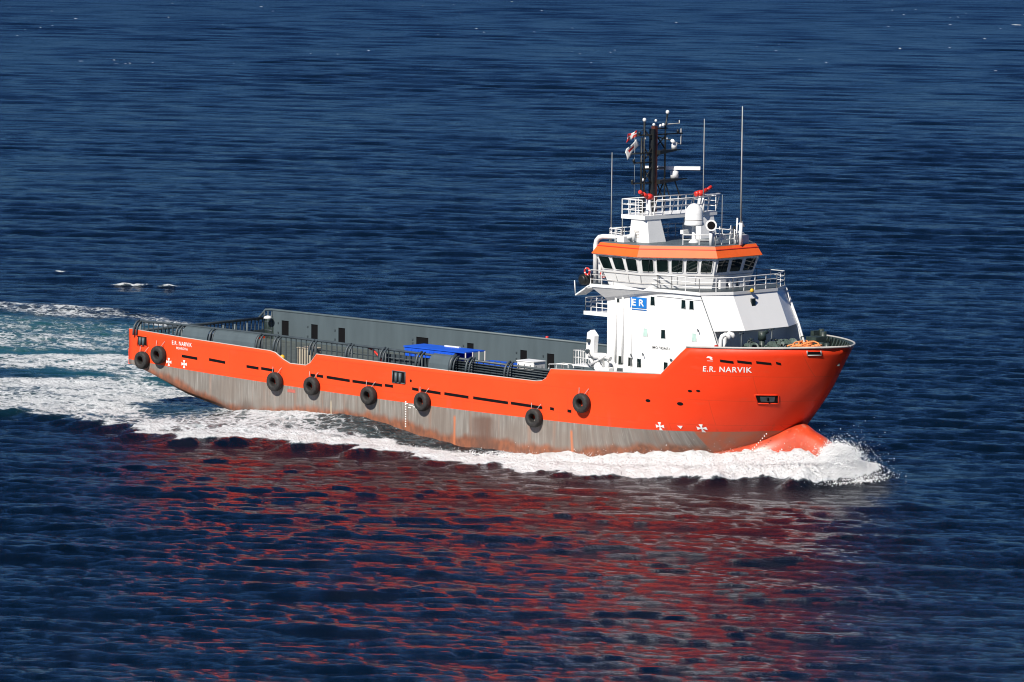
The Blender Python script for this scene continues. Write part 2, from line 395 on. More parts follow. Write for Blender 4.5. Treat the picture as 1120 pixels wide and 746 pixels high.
# anchor pocket
def quadpatch(P,e,mb,n=5):
    (xa,za),(xb,zb_),(xc,zc),(xd,zd)=P   # bottom-left, bottom-right, top-right, top-left
    V=[]
    for i in range(n+1):
        for j in range(3):
            u,v=i/n,j/2
            x=(xa*(1-u)+xb*u)*(1-v)+(xd*(1-u)+xc*u)*v; z=(za*(1-u)+zb_*u)*(1-v)+(zd*(1-u)+zc*u)*v
            V.append(onhull(x,z,e))
    mb.add(V,[(i*3+j,(i+1)*3+j,(i+1)*3+j+1,i*3+j+1) for i in range(n) for j in range(2)]); return mb
ap=quadpatch([(30.78,5.55),(31.78,5.53),(32.05,6.2),(30.84,6.22)],.03,MB()).build('anchor_pocket','dark',hull)
f=MB(); PK=[(30.78,5.55),(31.78,5.53),(32.05,6.2),(30.84,6.22)]
for i in range(4):
    p,q=PK[i],PK[(i+1)%4]
    f.tube([onhull(p[0]+(q[0]-p[0])*k/5,p[1]+(q[1]-p[1])*k/5,0.03) for k in range(6)],0.05,6)
f.build('pocket_rim','hull',ap)
an=quadpatch([(31.0,5.68),(31.65,5.68),(31.85,6.08),(31.08,6.08)],.05,MB()).build('anchor','greydark',ap)
MB().tube([onhull(31.4,5.87,0.05),onhull(31.5,5.87,0.14)],0.13,10).build('anchor_shank','dark',ap)
# round hull openings
for x,z,r_ in((23.27,5.4,0.17),(25.83,5.33,0.19),(26.69,6.34,0.13),(27.29,6.38,0.12)):
    mb=MB(); n=12; V=[onhull(x+r_*1.25*math.cos(2*math.pi*j/n),z+r_*0.7*math.sin(2*math.pi*j/n),0.015) for j in range(n)]
    mb.add(V,[tuple(range(n))]); mb.build('hull_outlet','dark',hull)
mb=MB(); hullpatch(-14.95,-14.05,2.84,3.1,0.015,0,mb); mb.build('faded_patch','fadedred',hull)
# plate weld lines
for z in (5.25,):
    pass
# thruster crosses
def cross(x,z,r_):
    mb=MB()
    for k in range(4):
        a=k*math.pi/2; ca,sa=math.cos(a),math.sin(a)
        pts=[(0.06,-0.05),(1,-0.42),(1,0.42),(0.06,0.05)]
        V=[onhull(x+r_*(u*ca-v*sa),z+r_*(u*sa+v*ca),0.018) for u,v in pts]
        mb.add(V,[(0,1,2,3)])
    mb.add([onhull(x-.07,z-.07,.018),onhull(x+.07,z-.07,.018),onhull(x+.07,z+.07,.018),onhull(x-.07,z+.07,.018)],[(0,1,2,3)])
    mb.build('thruster_mark','lettering',hull)
cross(-29.0,4.1,0.32); cross(-27.1,4.08,0.32); cross(24.04,3.52,0.31); cross(26.97,3.52,0.31)
MB().add([onhull(25.34,3.65,.018),onhull(25.74,3.65,.018),onhull(25.54,3.4,.018)],[(0,1,2)]).build('thruster_mark','lettering',hull)
# draft marks
mb=MB()
for i in range(11):
    z=1.25+i*0.19; mb.add([onhull(-1.75,z,.018),onhull(-1.62,z,.018),onhull(-1.62,z+.1,.018),onhull(-1.75,z+.1,.018)],[(0,1,2,3)])
for dx,z,w_ in((-1.35,2.95,.45),(-0.9,2.85,.3),(-1.4,2.75,.3),(-.55,2.7,.25),(-1.75,3.05,.3)):
    mb.add([onhull(dx,z,.02),onhull(dx+w_,z,.02),onhull(dx+w_,z+.07,.02),onhull(dx,z+.07,.02)],[(0,1,2,3)])
mb.build('draft_marks','lettering',hull)
mb=MB()
for i in range(9):
    t=i/8; x=30.3-.7*t; y=-(2.25+0.95*t)-0.1; z=3.1-1.3*t
    mb.add([(x,y,z),(x+.1,y,z),(x+.1,y-.02,z+.09),(x,y-.02,z+.09)],[(0,1,2,3)])
mb.build('bow_draft_marks','lettering',hull)

def text(name,s_,height,place,matname,parent,bold=0.0,shear=0.0,space=1.0,width=None):
    cu=bpy.data.curves.new('tmp','FONT'); cu.body=s_; cu.size=1; cu.offset=bold; cu.shear=shear; cu.space_character=space
    cu.fill_mode='FRONT' if hasattr(cu,'fill_mode') else cu.fill_mode
    cu.dimensions='2D'
    ob=bpy.data.objects.new('tmp',cu); COL.objects.link(ob)
    dg=bpy.context.evaluated_depsgraph_get(); me=bpy.data.meshes.new_from_object(ob.evaluated_get(dg))
    bpy.data.objects.remove(ob)
    xs=[v.co.x for v in me.vertices]; ys=[v.co.y for v in me.vertices]
    x0,x1,y0,y1=min(xs),max(xs),min(ys),max(ys); sc=height/(y1-y0); sx=(width/(x1-x0)) if width else sc
    for v in me.vertices:
        v.co=place((v.co.x-x0)*sx,(v.co.y-y0)*sc)
    me.materials.clear(); me.materials.append(M[matname]); me.name=name
    o=bpy.data.objects.new(name,me); COL.objects.link(o); o.parent=parent; return o
text('bow_name','E.R. NARVIK',0.41,lambda u,v: onhull(27.78+u,7.86+v+0.012*u,0.03),'lettering',hull,0.014,0.15,1.12,3.25)
text('stern_name','E.R. NARVIK',0.33,lambda u,v: onhull(-28.6+u,5.55+v-0.01*u,0.025),'lettering',hull,0.018,0,1.12,2.45)
text('stern_port_name','MONROVIA',0.2,lambda u,v: onhull(-28.05+u,5.22+v-0.01*u,0.025),'lettering',hull,0.015,0,1.12,1.4)
# small white emblem forward of the name
mb=MB(); V=[(0,.12),(.12,.26),(.34,.24),(.5,.12),(.38,.14),(.46,0),(.3,.02),(.22,.14)]
mb.add([onhull(28.1+a,8.76+b,.02) for a,b in V],[tuple(range(len(V)))])
mb.add([onhull(28.1+a,8.66+b,.02) for a,b in((.05,0),(.45,0),(.45,.03),(.05,.03))],[(0,1,2,3)])
mb.build('bow_emblem','lettering',hull)

# fender rim / rail cap on top of the bulwark, forward
for side in(-1,1):
    xs=8+28.2*(1-(1-np.linspace(.70,1,60))**1.0) if False else np.concatenate([np.linspace(26.65,35.6,26),np.linspace(35.7,36.19,8)]); 
    MB().tube([(x,side*float(hb(min(x,XS(ztop(x))-0.001),ztop(x))),float(ztop(x))+0.02) for x in xs],0.08,6).build('bulwark_capping','rim',ship)
    xs=[-34.2,-27,-17,-16.4,-15.5,-14.7,-12.9,-12.4,-11.7,3.9,12.2,12.9,13.4,13.7,24.45,26.65]
    MB().tube([(x,side*(float(hb(x,ztop(x)))-0.05),float(ztop(x))+0.01) for x in xs],0.05,6).build('bulwark_capping','rim' if side<0 else 'grey',ship)
    # bulwark stays forward
    mb=MB()
    for x in np.arange(27.2,34.6,0.6):
        h=float(hb(x,9.4)); h2=float(hb(x,8.7))
        if h<0.9: continue
        mb.add([(x,side*(h-0.2),9.7),(x,side*(h2-0.3),8.6),(x,side*(h2-0.85),8.6),(x,side*(h-0.3),9.7),(x+.09,side*(h-0.2),9.7),(x+.09,side*(h2-0.3),8.6),(x+.09,side*(h2-0.85),8.6),(x+.09,side*(h-0.3),9.7)],[(0,1,2,3),(7,6,5,4),(3,2,6,7),(0,3,7,4)])
    mb.build('bulwark_stays','green',ship)
# roller fairlead at starboard bow top
fl=MB()
for x in(34.4,35.05): fl.tube([onhull(x-.07,9.28,.06),onhull(x,9.62,.06)],0.045,6)
fl.tube([onhull(x,9.28,.06) for x in(34.33,34.6,34.98)],0.045,6); fl.build('fairlead','rim',ship)
mb=MB();quadpatch([(34.35,9.3),(34.95,9.3),(35.03,9.56),(34.42,9.56)],.03,mb);mb.build('fairlead_opening','dark',ship)

# ---------------------------------------------------------------- cargo rails
def cargo_rail(side):
    yo=7.82; yi=7.15; top=6.98
    posts=[-33.4,-28.3,-24.3,-18.8,-16.8,-12.7,-8.6,-4.8,-0.8,2.9,4.6,8.7] if side<0 else []
    root=MB().tube([(-33.7,side*7.45,6.3),(-33.2,side*yi,7.05),(-28,side*yi,7.12),(-18.8,side*yi,7.12),(-4.8,side*yi,7.0),(12.9,side*yi,6.75)],0.1,8).build('cargo_rail_pipe','greydark',ship)
    mb=MB(); mb.tube([(-33.5,side*(yi-.05),4.6),(-33.3,side*(yi-.05),6.95)],0.09,6)
    mb.build('end_post','grey',root)
    for x in posts:
        mb=MB()
        path=[(x,side*yo,5.95),(x,side*(yo-.02),6.35),(x,side*(yo-.12),6.7),(x,side*(yo-.35),6.98),(x,side*yi,7.1)]
        mb.tube(path,0.10 if x!=2.9 else 0.18,6); mb.tube([(p[0]+.35,p[1],p[2]-.02) for p in path],0.07,6)
        mb.tube([(x,side*yi,7.05),(x,side*yi,4.6)],0.08,6)
        mb.build('curved_rail_post','greydark',root)
    mb=MB()
    x=-32.9
    while x<12.5:
        dense = -16.6<x<-1 or x<-24.5
        mb.tube([(x,side*(yi-.03),4.6),(x,side*(yi-.03),7.0)],0.05 if x<-1 else 0.035,5,cap=False)
        x+=0.58 if x<-1 else 0.62
    mb.build('rail_bars','greydark',root)
    MB().box((-5.9,side*(yi-.3),4.6),(13.2,side*(yi-.25),6.62)).build('rail_backing','greydark',root)
    mb=MB()
    for z in(6.1,6.3,6.5,6.68): mb.tube([(2.9,side*(yi+.12),z+.03),(12.8,side*(yi+.12),z-.12)],0.04,5)
    for z in(6.35,): mb.tube([(-12.7,side*(yi-.05),z),(-.8,side*(yi-.05),z)],0.04,5)
    mb.build('rail_net_rows','greydark',root)
    for a,b in((-27.6,-24.6),(-23.9,-19.0),(0.55,2.75)):
        mb=MB()
        prof=[(yo,5.98),(yo-.04,6.4),(yo-.16,6.74),(yo-.38,7.0),(yi,7.1)]
        for i in range(4):
            (y0,z0),(y1,z1)=prof[i],prof[i+1]
            mb.slab([(a,side*y0,z0),(b,side*y0,z0),(b,side*y1,z1),(a,side*y1,z1)],0.03)
        mb.build('rail_plate','grey',root)
cargo_rail(-1)
# port side: tall plated wall with openings
yw=7.55
ops=[(-32.1,-31.25,4.95,6.25),(-28.55,-27.75,4.9,6.2),(-25.3,-24.5,4.9,6.15),(-16.2,-14.8,5.3,6.1),(-10.4,-9.65,5.0,6.05),(-4.45,-3.7,4.95,5.95),(-1.5,-.7,4.7,5.9)]
mb=MB()
xs=-33.2
for a,b,z0,z1 in ops+[(13.5,13.5,0,0)]:
    mb.box((xs,yw,4.6),(a,yw+.14,7.0)); 
    if b>a: mb.box((a,yw,z1),(b,yw+.14,7.0)); mb.box((a,yw,4.6),(b,yw+.14,z0))
    xs=b
pw=mb.build('port_cargo_wall','grey',ship)
for a,b,z0,z1 in ops: MB().box((a-.02,yw+.06,z0-.02),(b+.02,yw+.08,z1+.02)).build('wall_opening','dark',pw)
for a,b,z0,z1 in ops:
    for dz in(z0+.25,z1-.25): MB().box((a-.45,yw-.05,dz-.07),(a-.32,yw,dz+.07)).build('hinge_lug','greydark',pw)
MB().tube([(-35.0,7.45,6.05),(-34.1,yw+.05,7.0),(-33.4,yw+.05,7.05),(13.4,yw+.05,7.02)],0.1,8).build('wall_top_pipe','grey',pw)
mb=MB()
for x in(-34.2,-33.75,-33.3): mb.tube([(x,yw,4.6),(x,yw,6.9)],0.07,6)
for z in(5.3,6.0,6.5): mb.tube([(-34.3,yw-.02,z),(-33.2,yw-.02,z)],0.06,6)
mb.build('ladder_frame','greydark',pw)
mb=MB(); mb.lathe([(0.05,0),(.38,.02),(.3,.16),(.05,.25)],(-33.2,7.0,6.35),12); mb.build('lamp_hood','white2',pw)
# stern barrier
mb=MB(); mb.tube([(-34.15,-7.3,6.15),(-34.15,7.5,6.3)],0.12,8)
for y in np.arange(-7.0,7.5,0.42): mb.tube([(-34.15,y,4.6),(-34.15,y,6.2)],0.055,5,cap=False)
mb.box((-34.22,-7.4,4.6),(-34.1,7.5,5.35))
sb=mb.build('stern_barrier','greydark',ship)
for y in(.5,2.6,3.9,5.3): MB().tube([(-33.9,y,4.6),(-33.9,y,6.05)],.09,6).build('stern_pin','grey',sb)

# ---------------------------------------------------------------- deckhouse
HY=4.7
def house():
    mb=MB()
    for s_ in(-1,1):
        a=s_*(HY-.14); b=s_*HY
        pr=[(16.4,4.6),(27.9,4.6),(28.0,8.5),(27.1,10.6),(25.8,13.22),(16.4,13.22)]
        vs=[(x,a,z) for x,z in pr]+[(x,b,z) for x,z in pr]
        mb.add(vs,[(0,1,2,3,4,5),(11,10,9,8,7,6)]+[(i,(i+1)%6,(i+1)%6+6,i+6) for i in range(6)])
    mb.box((16.4,-HY+.14,4.6),(16.55,HY-.14,13.22))
    # bulging front
    top=[(25.8,-HY),(26.95,-2.45),(26.95,2.45),(25.8,HY)]
    bot=[(27.1,-HY),(28.2,-2.45),(28.2,2.45),(27.1,HY)]
    inn=[(26.1,-HY+.1),(26.5,-2.2),(26.5,2.2),(26.1,HY-.1)]
    V=[(x,y,13.22) for x,y in top]+[(x,y,10.62) for x,y in bot]+[(x,y,10.35) for x,y in inn]+[(x,y,8.5) for x,y in inn]
    F=[]
    for r_ in range(3):
        for i in range(3): F.append((r_*4+i,r_*4+i+1,r_*4+i+5,r_*4+i+4))
    mb.add(V,F)
    return mb.build('deckhouse','white',ship)
dh=house()
MB().box((18.9,-5.0,4.6),(25.2,-4.72,6.85)).build('base_ledge','white',dh)
MB().tube([(18.9,-4.73,6.9),(18.9,-4.73,13.0)],0.03,5).build('wall_seam','white',dh)
MB().tube([(25.75,-4.72,13.25),(27.08,-4.72,10.62),(27.95,-4.72,8.6)],0.035,5).build('front_edge_trim','greydark',dh)
MB().tube([(25.9,4.72,13.2),(27.15,4.8,10.62),(28.1,4.75,8.5)],0.09,6).build('port_edge_fin','white',dh)
MB().tube([(21.4,-4.73,12.88),(25.9,-4.73,12.86),(27.02,-2.48,12.86)],0.035,5).build('pipe_run','white',dh)
def wwin(x,z,w_=.42,h=.66,closed=False):
    o=MB().box((x-w_/2,-HY-.03,z-h/2),(x+w_/2,-HY+.02,z+h/2)).build('window','glass' if not closed else 'palewin',dh)
    f=MB()
    for a,b in(((x-w_/2,z-h/2),(x+w_/2,z-h/2)),((x-w_/2,z+h/2),(x+w_/2,z+h/2)),((x-w_/2,z-h/2),(x-w_/2,z+h/2)),((x+w_/2,z-h/2),(x+w_/2,z+h/2))):
        f.tube([(a[0],-HY-.02,a[1]),(b[0],-HY-.02,b[1])],0.02,4)
    f.build('window_frame','white2',o)
M['palewin']=mat('pale_window_blind',(0.45,0.62,0.56),0.4)
for x,z in((17.4,12.42),(21.0,12.45),(24.1,12.42),(24.9,12.42),(22.1,10.05),(17.8,7.75),(18.8,7.72),(19.7,7.7),(22.4,7.65),(23.5,7.75)): wwin(x,z)
wwin(20.3,10.05,.4,.6,True); wwin(25.2,10.05,.4,.6,True)
# window on the sloping front facets
for x,y,z in((26.35,-3.72,12.35),(27.3,-0.6,12.55)):
    MB().box((x-.06,y-.2,z-.33),(x+.1,y+.2,z+.3)).build('window','glass' if y>-1 else 'palewin',dh)
# company sign
sg=MB().box((18.75,-HY-.05,11.83),(20.4,-HY-.02,12.62)).build('company_sign','bluesign',dh)
text('sign_lettering','E R',0.5,lambda u,v:(18.98+u,-HY-.07,11.98+v),'lettering',sg,0.02,0,1.0,1.2)
MB().box((18.8,-HY-.05,11.68),(20.4,-HY-.01,11.74)).build('sign_underline','bluesign',dh)
text('registration_number','IMO 9424651',0.2,lambda u,v:(21.0+u,-HY-.02,8.9+v),'darkletter',dh,0.01,0,1,1.75)
# eyebrow lamps/brackets on the wall
mb=MB()
for x,z in((18.9,8.25),(20.1,8.4),(22.9,8.2),(23.0,8.2),(25.6,10.6),(24.6,8.6)): mb.tube([(x,-HY,z),(x+.12,-HY-.25,z+.1),(x+.2,-HY-.25,z-.1)],0.035,5)
mb.build('wall_lamps','greydark',dh)
# vertical pipes on aft house wall
mb=MB()
for x in(17.35,18.05): mb.tube([(x,-HY-.09,7.6),(x,-HY-.09,12.6)],0.08,8)
mb.build('wall_pipes','white2',dh)
# alcove at the foot of the house
mb=MB().box((17.25,-HY-.015,6.0),(18.8,-HY+.01,8.35)); mb.build('door_alcove',['white'],dh)

# navigation deck
half=[(15.5,-5.75),(21.6,-4.95),(22.9,-4.85),(25.8,-4.85),(27.05,-2.5)]
full=half+[(x,-y) for x,y in half[::-1]]
nd=MB().prism(full,13.2,13.42).build('navigation_deck','white',ship)
MB().prism([(x*0.995+.1,y*0.97) for x,y in full],13.425,13.44).build('deck_coating','greydark',nd)
for s_ in(-1,1):
    mb=MB(); mb.add([(15.6,s_*5.7,13.2),(21.6,s_*4.93,13.2),(22.9,s_*4.72,13.2),(21.5,s_*4.72,13.0),(16.4,s_*4.72,12.15),(16.4,s_*4.72,13.2),(16.35,s_*5.0,12.4)],[(0,6,4,5),(0,1,3,4,6),(1,2,3)])
    mb.build('wing_bracket','white',nd)

def railing(pts,z,h,name,parent,rows=3,step=1.25,r_=0.032,lean=(0,0),m='white2',closed=False):
    mb=MB(); n=len(pts)
    segs=[(pts[i],pts[i+1]) for i in range(n-1)]
    P=[Vector((*p,z)) if len(p)==2 else Vector(p) for p in pts]
    for k in range(1,rows+1):
        f=k/rows; mb.tube([(p.x+lean[0]*f,p.y+lean[1]*f,p.z+h*f) for p in P],r_ if k<rows else r_*1.25,5)
    for a,b in zip(P[:-1],P[1:]):
        L=(b-a).length; c=max(1,int(round(L/step)))
        for i in range(c+1):
            q=a.lerp(b,i/c); mb.tube([(q.x,q.y,q.z),(q.x+lean[0],q.y+lean[1],q.z+h)],r_*1.1,5,cap=False)
    return mb.build(name,m,parent)
railing([(x-.1 if x>25 else x+.05,y*.985) for x,y in half]+[(x-.1 if x>25 else x+.05,-y*.985) for x,y in half[::-1]],13.42,1.05,'railing',nd,step=1.1)
# orange fitting at deck edge
MB().lathe([(.02,0),(.16,.03),(.13,.22),(.02,.28)],(27.2,-.6,13.3),8).build('deck_edge_lamp','yellow',nd)
# balcony aft
bl=MB().box((13.9,-4.65,10.92),(16.45,1,11.2)).build('aft_balcony','white',ship)
railing([(16.3,-4.55),(14.0,-4.55),(14.0,.9)],11.2,1.0,'railing',bl,step=.6,rows=3)
# wheelhouse
base=[(17.1,-5.3),(20.45,-5.3),(24.5,-2.05)]; base=base+[(x,-y) for x,y in base[::-1]]
def offset(poly,d):
    n=len(poly); out=[]
    for i in range(n):
        p0,p1,p2=Vector(poly[i-1]),Vector(poly[i]),Vector(poly[(i+1)%n])
        n1=Vector(((p1-p0).y,-(p1-p0).x)).normalized(); n2=Vector(((p2-p1).y,-(p2-p1).x)).normalized()
        b=(n1+n2).normalized(); out.append(tuple(p1+b*(d/max(.3,b.dot(n1)))))
    return out
def ring(z,d): return [(x,y,z) for x,y in offset(base,d)]
wh=MB().rings([ring(13.43,0),ring(15.76,.74)]).build('wheelhouse','white',ship)
br=MB().rings([ring(15.762,.92),ring(15.80,.96),ring(16.40,.62),ring(16.62,.50)]).build('roof_brow','orange',wh)
MB().rings([ring(15.70,.80),ring(15.765,.93)]).build('brow_underside','white',wh)
MB().rings([ring(16.37,.68),ring(16.42,.65)]).build('brow_gutter','red',br)
MB().rings([ring(16.622,.46),ring(16.66,.44)]).build('roof_deck','grey',wh)
def wheel_windows():
    def off(z): return .74*(z-13.43)/(15.76-13.43)
    spec={0:3,1:5,2:3,3:5,4:3,5:6}
    zb,zt=14.66,15.62
    for e,cnt in spec.items():
        A0,B0=[Vector(offset(base,off(zb))[(e+k)%6]) for k in(0,1)]
        A1,B1=[Vector(offset(base,off(zt))[(e+k)%6]) for k in(0,1)]
        d=(B0-A0).normalized(); nrm=Vector((d.y,-d.x))
        for i in range(cnt):
            m0=.012+.0; 
            f0=(i+.09)/cnt*.97+.018; f1=(i+.91)/cnt*.97+.012
            q=[]
            for P,Q,z in((A0,B0,zb),(A1,B1,zt)):
                for f in(f0,f1):
                    v=P.lerp(Q,f); q.append(Vector((v.x,v.y,z)))
            a,b,c,dd=q[0],q[1],q[3],q[2]
            n3=Vector((nrm.x*.95,nrm.y*.95,-.3)).normalized()
            # rounded pane
            cen=(a+b+c+dd)/4; pts=[]
            for P,prev,nx in((a,dd,b),(b,a,c),(c,b,dd),(dd,c,a)):
                u=(prev-P).normalized()*.09; v=(nx-P).normalized()*.09
                pts+= [P+u,P+u*.3+v*.3,P+v]
            pane=[p+n3*.02 for p in pts]
            mb=MB(); mb.add(pane+[p-n3*.05 for p in pane],[tuple(range(12))]+[(j,(j+1)%12,(j+1)%12+12,j+12) for j in range(12)])
            w_=mb.build('bridge_window','glass',wh)
            MB().tube([p+n3*.03 for p in pts]+[pts[0]+n3*.03],.025,4,cap=False).build('window_frame','white2',w_)
            if e in(1,2) and i%2==0:
                MB().tube([q[0].lerp(q[1],.5)+n3*.06,q[2].lerp(q[3],.7)+n3*.06],.014,4).build('wiper','greydark',w_)
wheel_windows()
# panel lines below the windows (cable boxes along the walls)
mb=MB()
for z,dd in((14.42,.34),(13.78,.16)):
    p=offset(base,dd+.02)
    mb.tube([(x,y,z) for x,y in p[:4]],.018,4)
for e,cnt in((0,3),(1,4)):
    for i in range(cnt+1):
        f=i/cnt
        A,B=[Vector(offset(base,.18)[(e+k)]) for k in(0,1)];C,D=[Vector(offset(base,.36)[(e+k)]) for k in(0,1)]
        a=A.lerp(B,f);c=C.lerp(D,f); mb.tube([(a.x,a.y,13.78),(c.x,c.y,14.42)],.016,4)
mb.build('handrail','rim',wh)
# stowed boxes behind front windows wall
for y in(-1.3,-.2,.9): MB().box((24.75,y-.3,13.45),(24.95,y+.3,14.1)).build('front_locker','white2',wh)

# roof top railings
railing([(16.7,-4.9),(16.7,4.9)],16.66,.95,'roof_railing',wh,step=.8)
railing([(16.7,-4.9),(17.9,-4.9)],16.66,.95,'roof_railing',wh,step=.5)
railing([(19.6,3.2),(22.2,3.0),(24.4,1.6),(24.4,-1.6),(22.6,-3.2)],16.66,.75,'roof_railing',wh,step=1.3,rows=2)
# funnels
def funnel(s_):
    y0,y1=1.85,4.0
    def rg(x0,x1,a,b,z,ch=.25):
        pts=[(x0,a),(x1-ch,a),(x1,a+ch),(x1,b-ch),(x1-ch,b),(x0,b)]
        return [(x,s_*y,z) for x,y in pts]
    o=MB().rings([rg(17.9,19.75,1.7,4.05,16.64),rg(18.05,19.45,2.0,3.95,18.36)]).build('funnel','white',ship)
    mb=MB()
    for k in range(5): mb.box((18.3,s_*4.02-.02,17.0+k*.12),(18.9,s_*4.02+.02,17.05+k*.12))
    mb.build('louvre','rim',o)
    return o
fs=funnel(-1); fp=funnel(1)
# exhaust swan neck on starboard funnel
MB().tube([(18.6,-4.25,16.75),(18.6,-4.3,17.35),(18.4,-4.3,17.55)],.14,8).build('vent_bend','white2',fs)
# monitor platform between funnels
pf=MB().box((17.1,-4.05,18.36),(19.5,4.05,18.66))
pf=pf.build('monitor_platform','white',ship)
MB().box((15.9,-1.9,18.4),(17.1,1.9,18.6)).build('mast_shelf','white',pf)
railing([(19.4,-3.0),(19.4,4.0)],18.66,1.15,'railing',pf,rows=2,step=1.0,lean=(.35,0),r_=.035)
railing([(17.15,4.0),(17.15,-4.0)],18.66,1.15,'railing',pf,rows=3,step=.85)
railing([(17.15,-4.0),(19.2,-4.0)],18.66,1.15,'railing',pf,rows=3,step=.6,r_=.04)
railing([(17.15,4.0),(19.4,4.0)],18.66,1.15,'railing',pf,rows=3,step=.8)
# fire monitors
def monitor(y,dirx):
    o=MB().lathe([(.3,0),(.22,.15),(.16,.9),(.2,1.2)],(18.85,y,18.66),12).build('fire_monitor','white2',ship)
    b=MB()
    b.lathe([(.1,0),(.26,.05),(.3,.2),(.26,.38),(.1,.45)],(18.85,y,19.8),12)
    b.tube([(18.85,y,20.05),(18.85,y+.35*dirx,20.1),(18.9,y+.7*dirx,20.25)],.17,8)
    b.tube([(18.9,y+.7*dirx,20.25),(18.95,y+1.15*dirx,20.45)],.1,8,r2=.15)
    b.tube([(18.85,y-.1*dirx,20.05),(18.75,y-.42*dirx,19.95)],.2,8)
    b.build('monitor_gun','red',o)
monitor(-2.9,-1); monitor(2.8,1)
MB().box((18.75,3.3,19.85),(19.0,5.0,19.93)).build('platform_light_bar','white2',pf)

# ---------------------------------------------------------------- mast
mast=MB().box((16.5,-.16,18.6),(16.85,.17,25.1)).build('mast','rust',ship)
MB().box((16.45,-.34,18.6),(16.9,-.165,24.9)).build('mast_flange','black',mast)
def spar(pts,r_=.045,nm='mast_spar',m='black'): return MB().tube(pts,r_,6).build(nm,m,mast)
for y,zt in((-1.15,25.55),(-1.45,24.3)): spar([(16.7,y,18.6),(16.7,y,zt)],.08)
spar([(16.7,1.15,18.6),(16.7,1.2,25.0),(16.7,1.42,26.0)],.07)
mb=MB()
for z in np.arange(18.9,24.9,.33): mb.tube([(16.7,-1.15,z),(16.7,-1.45,z)],.025,4)
mb.build('ladder_rungs','black',mast)
for z,a,b in((24.45,-2.0,3.1),(23.1,-2.6,1.2),(22.4,-2.3,0),(20.85,-2.5,0),(21.9,-1.2,1.2),(24.9,.0,1.4)): spar([(16.7,a,z),(16.7,b,z)],.065,'crossarm')
for a,b in(((-.1,23.9),(-1.2,24.9)),((0,23.4),(1.3,24.4)),((.1,24.3),(2.2,23.9)),((-.2,19),(-1.2,20.5)),((.2,21),(1.2,19.2)),((2.2,21.1),(3.0,19.5)),((1.1,21.1),(1.9,19.4)),((0,22.6),(1.2,23.4)),((-.2,20.6),(-1.2,22)),((-.2,22.2),(-1.2,20.9)),((-.2,22.4),(-1.2,23.6)),((-.2,23.6),(-1.2,22.5)),((.2,19.4),(1.15,21)),((.2,24.4),(1.3,23.2))):
    spar([(16.7,a[0],a[1]),(16.7,b[0],b[1])],.055)
for zz,y0,y1 in((23.28,.1,2.7),(21.05,.1,3.4)):
    mb=MB().add([(16.2,y0,zz),(17.2,y0,zz),(17.0,y1,zz),(16.4,y1,zz),(16.2,y0,zz-.32),(17.2,y0,zz-.32),(17.0,y1,zz-.06),(16.4,y1,zz-.06)],[(0,1,2,3),(7,6,5,4),(0,4,5,1),(1,5,6,2),(2,6,7,3),(3,7,4,0)])
    mb.build('radar_shelf','black',mast)
rd=MB().lathe([(.33,0),(.33,.5),(.2,.6)],(16.7,2.25,21.08),12).build('radar_pedestal','white2',mast)
o=MB().prism([(16.7-.75*2.1+.09,2.05-.66*2.1-.1),(16.7+.75*2.1+.09,2.05+.66*2.1-.1),(16.7+.75*2.1-.09,2.05+.66*2.1+.1),(16.7-.75*2.1-.09,2.05-.66*2.1+.1)],21.72,21.98).build('radar_scanner','white2',rd)
rd=MB().lathe([(.22,0),(.26,.35),(.12,.5)],(16.7,2.2,23.3),10).build('radar_pedestal','white2',mast)
MB().tube([(16.9,1.75,23.95),(16.6,2.5,23.6)],.13,8).build('radar_scanner','white2',rd)
MB().tube([(16.7,1.4,25.2),(16.7,2.75,25.2),(16.7,2.75,25.45)],.04,5).build('aerial_bracket','rim',mast)
MB().tube([(16.7,2.95,24.8),(16.7,2.95,23.6),(16.7,2.4,23.75)],.04,5).build('aerial_bracket','rim',mast)
for y,z,r_ in((-1.15,25.6,.15),(1.42,26.1,.15),(-.1,25.2,.12),(.12,25.5,.11),(.6,25.1,.12),(.95,25.15,.13),(-1.1,24.2,.1),(-1.3,21.1,.13),(1.35,24.1,.09)):
    MB().lathe([(.01,-r_),(r_*.7,-r_*.7),(r_,0),(r_*.8,r_*.7),(.01,r_*1.1)],(16.7,y,z),10).build('navigation_dome','white2',mast)
mb=MB()
for y,z in((-2.3,22.45),(-2.45,20.9),(-1.7,24.5),(2.6,24.5)): mb.lathe([(.05,0),(.1,.03),(.1,.22),(.04,.26)],(16.7,y,z),8)
mb.build('navigation_lamps','black',mast)
spar([(16.7,-2.2,24.45),(16.7,-2.2,20.0)],.012,'halyard','rim'); 
# flags (fly from the halyard)
def flag(name,corner,du,dv,cols,label,group=None):
    mb=MB(); nu,nv=10,6
    V=[]
    for i in range(nu+1):
        for j in range(nv+1):
            u,v=i/nu,j/nv; p=Vector(corner)+Vector(du)*u+Vector(dv)*v+Vector((.12*math.sin(u*7+v*2),0,.05*math.sin(u*9+v)))
            V.append(p)
    F=[];mi=[]
    for i in range(nu):
        for j in range(nv):
            a=i*(nv+1)+j; F.append((a,a+nv+1,a+nv+2,a+1)); mi.append(cols(i,j))
    mb.v=[tuple(p) for p in V]; mb.f=F; mb.m=mi; mb.sm=[True]*len(F)
    o=mb.build(name,['red','lettering','bluesign'],None); o.modifiers.new('cloth','SOLIDIFY').thickness=.012
    tag(o,label,'flag',None)
flag('flag',(16.5,-1.75,24.85),(-.1,-1.0,-.35),(0,-.15,-.55),lambda i,j:1 if (i in(3,4) or j in(2,)) else 0,'small red flag with pale cross flying from the black mast')
flag('flag',(16.5,-1.85,24.2),(-.1,-1.15,-1.0),(0,.25,-.55),lambda i,j:0 if (3<=i<=6 and 2<=j<=3) else 1,'white flag with red marking flying below the red flag on the mast')

